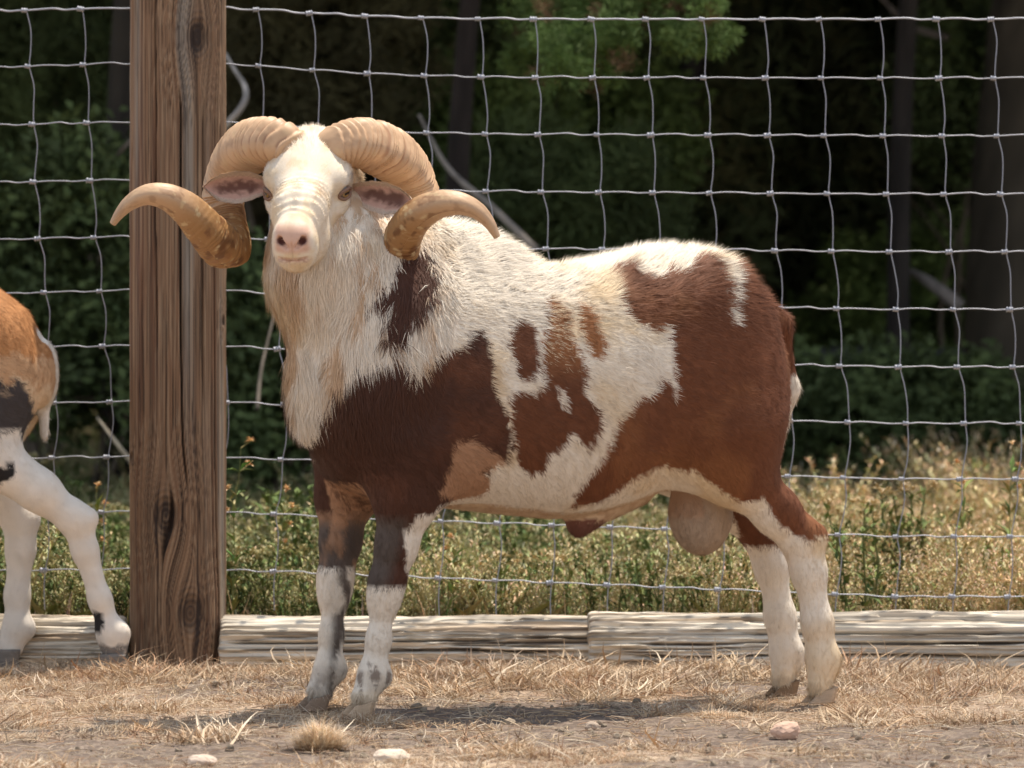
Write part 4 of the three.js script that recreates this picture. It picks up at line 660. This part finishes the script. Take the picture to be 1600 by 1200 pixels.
{
  const R = mulberry(77), kinds = [seedGrass(1), seedGrass(2), leafyForb(3, true), leafyForb(4, false), seedGrass(5), leafyForb(6, true)], lists = kinds.map(() => []);
  for (let k = 0; k < 17000; k++) {
    const z = k < 9000 ? -1.22 - 5 * Math.pow(R(), 1.4) : -4 - 12 * R(), half = 1.35 + (-z - 1) * 0.22, x = (R() * 2 - 1) * half, side = x / half;
    const tan = sstep(-0.7, 0.7, side + (fbm(x * 1.5, 4, z * 1.5, 2) - 0.45) * 1.6); let kind = R() < 0.50 + 0.40 * tan ? [0, 1, 4, 0][Math.floor(R() * 4)] : [2, 3, 5, 3][Math.floor(R() * 4)];
    const h = (0.09 + 0.20 * R() * R() + 0.14 * sstep(0.4, 0.62, fbm(x * 2.6, 8, z * 2.6, 2))) * (0.85 + 0.45 * sstep(0.5, 1, side)) * (R() < 0.04 ? 1.35 : 1), v = 0.8 + 0.4 * R(); lists[kind].push([x, groundY(x, z) - 0.004, z, R() * 6.283, h * (0.9 + 0.5 * R()), h, [v * mix(0.62, 1, tan), v * mix(0.72, 0.97, tan) * (0.96 + 0.06 * R()), v * mix(0.6, 0.95, tan)]]);
  }
  const g = new THREE.Group(); g.name = 'meadow_weeds'; tag(g, 'tangled dry seed grass and green weeds growing beyond the wire fence', 'weeds', null, 'stuff'); scene.add(g);
  kinds.forEach((k, i) => g.add(instanced(i === 3 ? 'green_weeds' : i === 2 || i === 5 ? 'flowering_weeds' : 'seed_grass', k, weedMat, lists[i])));
  // fine grass under the weeds
  const fine = [], clump = bladeClump(10, 12, 0.9, 0.03, 0.6, 0.5);
  for (let k = 0; k < 24000; k++) { const z = -1.14 - 17 * Math.pow(R(), 1.5), x = (R() * 2 - 1) * (1.45 + (-z - 1) * 0.25), h = (0.05 + 0.10 * R()) * (1 + 0.9 * sstep(-4, -10, z)), t = R(), dry = t < 0.5; fine.push([x, groundY(x, z), z, R() * 6.283, h * 0.9, h, (dry ? STRAW[Math.floor(R() * 6)] : srgb(112, 122, 66)).map((q) => q * (0.7 + 0.4 * R()))]); }
  g.add(instanced('fine_grass', clump, bladeMat, fine));
  // single plants that stand out against the wire
  const plant = (px, py, z, pxTop, seed, label) => {
    const base = at(px, 0, z); base.y = 0; const topV = at(pxTop, py, z).sub(base), Q = mulberry(seed), st = builder(), lf = builder(), fl = builder(); let p = V3(0, 0, 0); const N = 9;
    for (let s = 1; s <= N; s++) { const t = s / N, n = V3(topV.x * t * t + 0.006 * (Q() - 0.5), topV.y * t, 0.01 * (Q() - 0.5)); st.stem(p, n, 0.0035 * (1.2 - 0.6 * t), srgb(128, 132, 80)); p = n; for (let q = 0; q < 3; q++) if (s < N) lf.leaf(p, dirOf(Q, 0.4), 0.022 + 0.02 * Q(), 0.010, srgb(mix(96, 140, Q()), mix(122, 150, Q()), 74)); if (s > N - 4) { const c = p.clone().add(V3((Q() - 0.5) * 0.04, 0.012, (Q() - 0.5) * 0.04)); st.stem(p, c, 0.002, srgb(150, 138, 88)); for (let q = 0; q < 14; q++) fl.leaf(c, dirOf(Q, 0.4), 0.011, 0.006, srgb(...(Q() < 0.6 ? [234, 204, 158] : [212, 158, 106]))); } }
    const t = thing('weed_plant', label, 'weed', base); part('stem', st.done(), weedMat, t); part('leaves', lf.done(), weedMat, t); part('flower_heads', fl.done(), weedMat, t);
  };
  plant(362, 700, -1.22, 375, 31, 'tall leafy weed with pale flower heads just right of the post');
  plant(430, 775, -1.3, 445, 32, 'weed with pale flower heads beside the front legs of the ram');
  plant(150, 770, -1.3, 152, 33, 'weed with pale flower heads left of the post behind the wire');
  plant(700, 850, -1.2, 712, 34, 'thin dry weed under the belly of the ram behind the wire');
  plant(1500, 735, -1.5, 1508, 35, 'tall pale seeding weed right of the hind legs of the ram');
  plant(1575, 705, -1.6, 1582, 36, 'tallest pale seeding weed at the right end of the fence');
}
// ---------------------------------------------------------------- the wood
{
  const barkMat = new THREE.MeshStandardMaterial({ vertexColors: true, roughness: 0.95 }), leafMat = new THREE.MeshPhysicalMaterial({ color: 0xffffff, roughness: 0.8, side: THREE.DoubleSide });
  const spray = (seed, n, l, w, flat) => { const R = mulberry(seed), b = builder(); for (let k = 0; k < n; k++) { const d = dirOf(R), r = 0.5 * Math.cbrt(R()); b.leaf(V3(d.x * r, d.y * r * flat, d.z * r), dirOf(R, -0.2), l * (0.7 + 0.6 * R()), w, [1, 1, 1]); } return b.done(); };
  const sprays = [spray(1, 70, 0.20, 0.11, 0.7), spray(2, 130, 0.26, 0.035, 0.6)];
  const bark = (hue, seed) => ({ shape: (t, a, L) => 1 + 0.16 * (fbm(a * 3.2, L * 2.2, seed, 3) - 0.45) + 0.10 * (vnoise(a * 7, L * 9, seed) - 0.5), paint: (t, a, p) => { const n = fbm(p.x * 30, p.y * 7, p.z * 30, 3); return hue.map((q) => q * (0.2 + 1.7 * n)); } });
  const tree = (name, label, x, z, r, h, crown, o = {}) => {   // crown: [middle height, half height, half width, clusters, size, spray, colour, lower gap]
    const t = thing(name, label, 'tree', V3(x, 0, z), 'trees of the wood behind the fence'), R = mulberry(o.seed ?? Math.round((x * 31 + z * 17) * 100)), hue = o.hue ?? srgb(80, 70, 56), lean = o.lean ?? 0.1 * (R() - 0.5);
    const axis = [V3(0, -0.1, 0), V3(lean * 0.2, h * 0.25, 0), V3(lean * 0.6 + 0.05, h * 0.55, 0.05), V3(lean, h, 0)];
    const tr = part('trunk', sweep(axis, (q) => r * (q < 0.06 ? 1.5 - 8 * q : 1.05 - 0.75 * q), 60, 22, bark(hue, R() * 50)), barkMat, t);
    const [cy, ry, rx, n, size, kind, col] = crown, list = [], lobes = [];
    for (let i = 0; i < 16; i++) { const d = dirOf(R), q = 0.45 + 0.5 * R(); lobes.push([d.x * rx * q, cy + d.y * ry * q, d.z * rx * q, 0.34 + 0.3 * R()]); }
    for (let i = 0; i < 9; i++) { const L = lobes[i], y0 = clamp(L[1] - 0.5 * Math.abs(L[0]), 0.5, h * 0.95); part('limb', sweep([V3(lean * y0 / h, y0, 0), V3(L[0] * 0.5, mix(y0, L[1], 0.6), L[2] * 0.5), V3(L[0], L[1], L[2])], (q) => r * 0.28 * (1.05 - q * 0.85), 14, 7, bark(hue, i)), barkMat, tr); }
    while (list.length < n) { const L = lobes[Math.floor(R() * 16)], d = dirOf(R), q = Math.pow(R(), 0.45) * L[3] * rx; const px = L[0] + d.x * q, py = L[1] + d.y * q * Math.min(1, ry / rx), pz = L[2] + d.z * q; if (py < (o.floor ?? 0.15)) continue; const v = 0.65 + 0.7 * R(), s = size * (0.7 + 0.6 * R()); list.push([px, py, pz, R() * 6.283, s, s, [col[0] * v * (0.85 + 0.3 * R()), col[1] * v, col[2] * v], R() * 6, R() * 6]); }
    t.add(instanced('crown', sprays[kind], leafMat, list)); t.children[t.children.length - 1].name = 'crown';
    return t;
  };
  const OAK = [0.09, 0.12, 0.036], CEDAR = [0.085, 0.11, 0.04], OLIVE = [0.12, 0.13, 0.05];
  const xAt = (px, z) => (px - 800) * (8 - z) / 8000;
  tree('oak_tree', 'thick dark oak trunk at the right edge behind the fence', xAt(1588, -9), -9, 0.19, 4.5, [4.4, 1.9, 3.2, 600, 0.55, 0, OAK], { floor: 2.1, hue: srgb(84, 76, 64), lean: 0.1 });
  tree('oak_tree', 'slim dark trunk partly hidden behind the left side of the timber post', xAt(186, -6.5), -6.5, 0.055, 4.2, [4.1, 1.7, 2.4, 420, 0.5, 0, OAK], { floor: 1.9, hue: srgb(58, 52, 44), lean: 0.03 });
  tree('juniper_tree', 'slender dark trunk seen above the neck of the ram', xAt(708, -7.2), -7.2, 0.04, 4.0, [3.9, 1.7, 2.2, 460, 0.5, 1, CEDAR], { floor: 1.75, hue: srgb(58, 50, 46), lean: 0.06 });
  tree('oak_tree', 'thin straight trunk left of the thick oak', xAt(1404, -8.4), -8.4, 0.04, 4.4, [4.2, 1.8, 2.6, 430, 0.5, 0, OAK], { floor: 2.0, hue: srgb(56, 50, 46), lean: 0.02 });
  tree('oak_tree', 'leaning trunk deep in the wood above the back of the ram', xAt(1010, -10.5), -10.5, 0.05, 4.6, [4.4, 1.9, 2.8, 520, 0.55, 0, OAK], { floor: 1.9, hue: srgb(54, 48, 44), lean: 0.5 });
  tree('oak_tree', 'oak at the left edge of the wood with a high crown', -4.0, -7.5, 0.12, 4.5, [4.2, 1.9, 2.8, 600, 0.55, 0, OAK], { floor: 1.9 });
  tree('oak_tree', 'oak standing beyond the right edge of the view', 4.2, -8.0, 0.13, 4.5, [4.2, 1.9, 2.8, 600, 0.55, 0, OAK], { floor: 1.9 });
  const mids = [[-4.8, -12.5, OLIVE, 'bushy juniper far left in the wood'], [-2.75, -11.2, OLIVE, 'bushy juniper behind the left part of the fence'], [-1.1, -12.8, CEDAR, 'dark juniper behind the horns of the ram'], [0.15, -11.8, OLIVE, 'bushy green juniper above the withers of the ram'], [1.35, -13.6, CEDAR, 'dark juniper above the rump of the ram'], [2.7, -12.4, CEDAR, 'dark juniper between the two right trunks'], [4.4, -12.0, OLIVE, 'bushy juniper far right in the wood']];
  for (const [x, z, c, label] of mids) tree('juniper_tree', label, x, z, 0.09, 4.2, [2.6, 2.3, 1.5, 1250, 0.42, 1, c], { floor: 0.25 });
  // the wood behind, one mass
  const R = mulberry(66), far = []; for (let k = 0; k < 15000; k++) { const v = 0.6 + 0.8 * R(), s = 0.6 + 0.6 * R(), fz = -16.5 - 12 * Math.pow(R(), 0.7), fx = (R() * 2 - 1) * 17; if (fz > -23 && fbm(fx * 0.5, 1, fz * 0.5, 2) < 0.42) continue; far.push([fx, Math.pow(R(), 0.8) * 7, fz, R() * 6.28, s, s, [0.07 * v, 0.09 * v, 0.032 * v], R() * 6, R() * 6]); }
  scene.add(instanced('far_woods', sprays[0], leafMat, far, 'dark mass of leaves closing the wood far behind the fence', 'woods'));
  // understorey: low leafy shrubs in the shade
  const shrub = (px, py, z, w, h, n, col, kind, label) => { const c = at(px, py, z), t = thing('shrub', label, 'shrub', V3(c.x, 0, z)), Q = mulberry(Math.round(px + py)), list = []; for (let i = 0; i < 5; i++) part('stem', sweep([V3(0, -0.02, 0), V3((Q() - 0.5) * w * 0.4, c.y * 0.5, (Q() - 0.5) * 0.2), V3((Q() - 0.5) * w, c.y + (Q() - 0.5) * h, (Q() - 0.5) * w * 0.6)], (q) => 0.012 * (1.1 - q), 14, 6, bark(srgb(110, 98, 84), i)), barkMat, t);
    for (let i = 0; i < n; i++) { const d = dirOf(Q), q = Math.cbrt(Q()), v = 0.7 + 0.6 * Q(); list.push([d.x * q * w * 0.5, Math.max(0.06, c.y + d.y * q * h * 0.5), d.z * q * w * 0.35, Q() * 6.28, 0.2, 0.2, col.map((x) => x * v), Q() * 6, Q() * 6]); } const m = instanced('leaves', sprays[kind], leafMat, list); m.name = 'leaves'; t.add(m); };
  const G1 = [0.12, 0.17, 0.04], G2 = [0.09, 0.125, 0.038];  // the first green is paler: sun dapples put into the leaf colour
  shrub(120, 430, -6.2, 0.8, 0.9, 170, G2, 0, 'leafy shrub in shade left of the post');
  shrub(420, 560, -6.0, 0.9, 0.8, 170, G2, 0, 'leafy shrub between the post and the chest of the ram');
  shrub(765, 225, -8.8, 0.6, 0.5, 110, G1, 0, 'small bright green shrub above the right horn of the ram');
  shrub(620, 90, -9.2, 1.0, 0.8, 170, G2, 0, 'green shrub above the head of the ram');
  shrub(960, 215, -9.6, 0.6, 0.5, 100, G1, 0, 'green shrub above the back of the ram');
  shrub(1440, 500, -10.8, 0.9, 0.7, 150, G1, 0, 'green shrub left of the thick oak trunk with sunlight put into its leaf colour');
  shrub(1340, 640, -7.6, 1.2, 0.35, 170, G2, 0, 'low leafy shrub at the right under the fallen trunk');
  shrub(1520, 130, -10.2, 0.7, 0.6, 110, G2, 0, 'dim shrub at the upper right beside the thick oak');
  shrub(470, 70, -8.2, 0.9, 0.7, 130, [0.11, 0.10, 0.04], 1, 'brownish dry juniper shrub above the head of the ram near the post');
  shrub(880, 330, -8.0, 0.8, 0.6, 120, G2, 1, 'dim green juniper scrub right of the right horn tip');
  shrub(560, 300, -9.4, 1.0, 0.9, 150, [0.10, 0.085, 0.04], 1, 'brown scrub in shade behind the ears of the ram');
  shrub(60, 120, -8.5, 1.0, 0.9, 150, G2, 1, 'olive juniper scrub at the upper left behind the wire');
  // juniper bough hanging in from above
  {
    const b0 = at(705, -160, -6.6), bough = thing('juniper_bough', 'green juniper bough hanging into view above the back of the ram', 'branch', b0), Q = mulberry(8), list = [];
    const arms = [[[760, -110, -5.2], [850, -40, -4.2], [905, 85, -3.9]], [[800, -120, -5.0], [960, -60, -4.2], [935, 60, -3.9]], [[860, -130, -5.0], [1020, -60, -4.2], [1090, 35, -3.9]], [[780, -100, -5.2], [860, 0, -4.5], [850, 60, -4.3]]];
    arms.forEach((A, i) => { const pts = [V3(0, 0, 0), ...A.map(([x, y, z]) => at(x, y, z).sub(b0))]; part('twig', sweep(pts, (q) => 0.014 * (1.1 - q), 30, 6, bark(srgb(96, 74, 58), i)), barkMat, bough); const cv = new THREE.CatmullRomCurve3(pts); for (let k = 0; k < 120; k++) { const t = 0.5 + 0.55 * Q(), p = cv.getPoint(Math.min(1, t)).add(V3((Q() - 0.5) * 0.16, (Q() - 0.5) * 0.12, (Q() - 0.5) * 0.16)), v = 0.7 + 0.6 * Q(), s = 0.05 + 0.04 * Q(); list.push([p.x, p.y, p.z, Q() * 6.28, s, s, Q() < 0.08 ? [0.16 * v, 0.09 * v, 0.04 * v] : [0.11 * v, 0.18 * v, 0.04 * v], Q() * 6, Q() * 6]); } });
    const m = instanced('needles', sprays[1], leafMat, list); m.name = 'needles'; bough.add(m);
  }
  // dead wood
  const dead = (rows, r, hue, label, name = 'dead_branch', cat = 'branch') => { const pts = rows.map(([x, y, z]) => at(x, y, z)), b = pts[0].clone(), t = thing(name, label, cat, b); part('wood', sweep(pts.map((p) => p.clone().sub(b)), (q) => r * (1.1 - 0.7 * q), 40, 9, bark(hue, rows[0][0])), barkMat, t); return t; };
  dead([[840, 392, -5.5], [770, 325, -5.6], [700, 262, -5.8], [655, 180, -6.0]], 0.011, srgb(150, 140, 130), 'pale dead branch slanting above the right horn tip');
  dead([[340, 210, -4.5], [376, 170, -4.5], [384, 140, -4.6], [366, 108, -4.7], [350, 80, -4.8]], 0.009, srgb(170, 160, 150), 'crooked pale twig just right of the post');
  dead([[402, 640, -3.6], [408, 580, -3.7], [424, 510, -3.8], [440, 440, -3.9]], 0.0045, srgb(96, 88, 78), 'thin grey stick standing between post and ram');
  dead([[215, 735, -4.2], [180, 690, -4.2], [152, 652, -4.3]], 0.006, srgb(176, 160, 136), 'short pale stick left of the post');
  dead([[1500, 480, -8.4], [1470, 455, -8.4], [1430, 428, -8.5], [1395, 415, -8.6]], 0.022, srgb(132, 124, 118), 'pale broken limb beside the thick oak trunk');
  dead([[1700, 575, -9.6], [1500, 578, -9.8], [1300, 572, -10], [1150, 585, -10.2], [900, 650, -10.5], [640, 790, -11]], 0.075, srgb(92, 92, 98), 'fallen grey trunk lying behind the tail of the ram', 'fallen_trunk', 'log');
  dead([[1480, 60, -9.5], [1420, 40, -9.6], [1380, 0, -9.7], [1330, -60, -9.8]], 0.012, srgb(140, 128, 118), 'pale dead branch at the upper right');
  dead([[220, 205, -6], [190, 235, -6], [172, 262, -6.1]], 0.006, srgb(120, 108, 98), 'thin dead twig beside the trunk left of the post');
}
// ---------------------------------------------------------------- small things on the pen floor
{
  const rock = (px, py, w, h, tone, label) => { const Z = 4800 / (py - 510), z = 8 - Z, x = (px - 800) * Z / 8000, g = new THREE.IcosahedronGeometry(1, 4), P = g.attributes.position, col = []; for (let i = 0; i < P.count; i++) { const a = P.getX(i), b = P.getY(i), c = P.getZ(i), k = 0.72 + 0.6 * fbm(a * 1.6 + px, b * 1.6, c * 1.6, 3); P.setXYZ(i, Math.round(a * k * 5) / 5 * 0.4 + a * k * 0.6, b * k, c * k); const v = 0.8 + 0.45 * fbm(a * 4, b * 4, c * 4 + px, 3); col.push(tone[0] * v, tone[1] * v, tone[2] * v); } g.setAttribute('color', new THREE.Float32BufferAttribute(col, 3)); g.computeVertexNormals(); g.scale(w, h, w * 0.7); const t = thing('rock', label, 'rock', V3(x, 0, z)); const m = part('stone', g, new THREE.MeshStandardMaterial({ vertexColors: true, roughness: 0.95 }), t); m.position.y = h * 0.45; };
  rock(1228, 1152, 0.022, 0.016, srgb(206, 172, 150), 'pinkish rock on the ground in front of the hind legs');
  rock(612, 1190, 0.026, 0.012, srgb(214, 196, 176), 'flat pale stone at the bottom edge below the front legs');
  rock(316, 1196, 0.020, 0.010, srgb(206, 186, 168), 'pale stone at the bottom left edge of the picture');
  rock(925, 1140, 0.012, 0.008, srgb(176, 158, 140), 'small grey stone in the shadow of the ram');
  // shed hair
  const tuft = (px, py, w, h, n, len, flat, label) => { const Z = 4800 / (py - 510), base = V3((px - 800) * Z / 8000, 0, 8 - Z), Q = mulberry(px), pos = [], idx = [], col = [], nor = [], mat = new THREE.MeshPhysicalMaterial({ vertexColors: true, roughness: 1, transmission: 0.5, thickness: 0, side: THREE.DoubleSide });
    for (let k = 0; k < n; k++) { const a = Q() * 6.283, r = Math.sqrt(Q()) * w, cx = Math.cos(a) * r, cz = Math.sin(a) * r * 0.6, hh = h * (1 - (r / w) ** 2), i0 = pos.length / 3, out = 0.5 + Q(), c = srgb(...[[226, 198, 158], [206, 168, 126], [238, 220, 190]][k % 3]), v = 0.8 + 0.35 * Q(); let p = V3(cx, hh * Q(), cz), d = V3(Math.cos(a) * out, flat ? 0.12 : 0.9, Math.sin(a) * out).add(V3(Q() - 0.5, (Q() - 0.5) * 0.5, Q() - 0.5)).normalize(); const sd = V3(-d.z, 0, d.x).normalize().multiplyScalar(0.00045); for (let s = 0; s <= 3; s++) { const q = 1 - s / 3.2; pos.push(p.x + sd.x * q, Math.max(0.001, p.y), p.z + sd.z * q, p.x - sd.x * q, Math.max(0.001, p.y), p.z - sd.z * q); col.push(c[0] * v, c[1] * v, c[2] * v, c[0] * v, c[1] * v, c[2] * v); { const nn = V3(cx / w * 0.6, 1, cz / w * 0.6 + 0.25).normalize(); nor.push(nn.x, nn.y, nn.z, nn.x, nn.y, nn.z); } if (s) { const b = i0 + s * 2; const up = d.z * sd.x - d.x * sd.z; up > 0 ? idx.push(b - 2, b - 1, b + 1, b - 2, b + 1, b) : idx.push(b - 1, b - 2, b + 1, b - 2, b, b + 1); } p = p.clone().addScaledVector(d, len * (0.6 + 0.6 * Q()) / 3); d.y -= 0.28; d.x += (Q() - 0.5) * 0.5; d.z += (Q() - 0.5) * 0.5; d.normalize(); } }
    const t = thing('wool_tuft', label, 'wool', base, 'shed wool on the ground'); part('wool', geom(pos, idx, col, nor), mat, t); };
  tuft(498, 1174, 0.030, 0.036, 1900, 0.036, false, 'fluffy tuft of shed blond wool in front of the front hooves');
  tuft(1110, 1122, 0.045, 0.010, 1300, 0.035, true, 'flat wisp of pale shed wool in front of the hind hooves');
}
renderer.render(scene, camera);
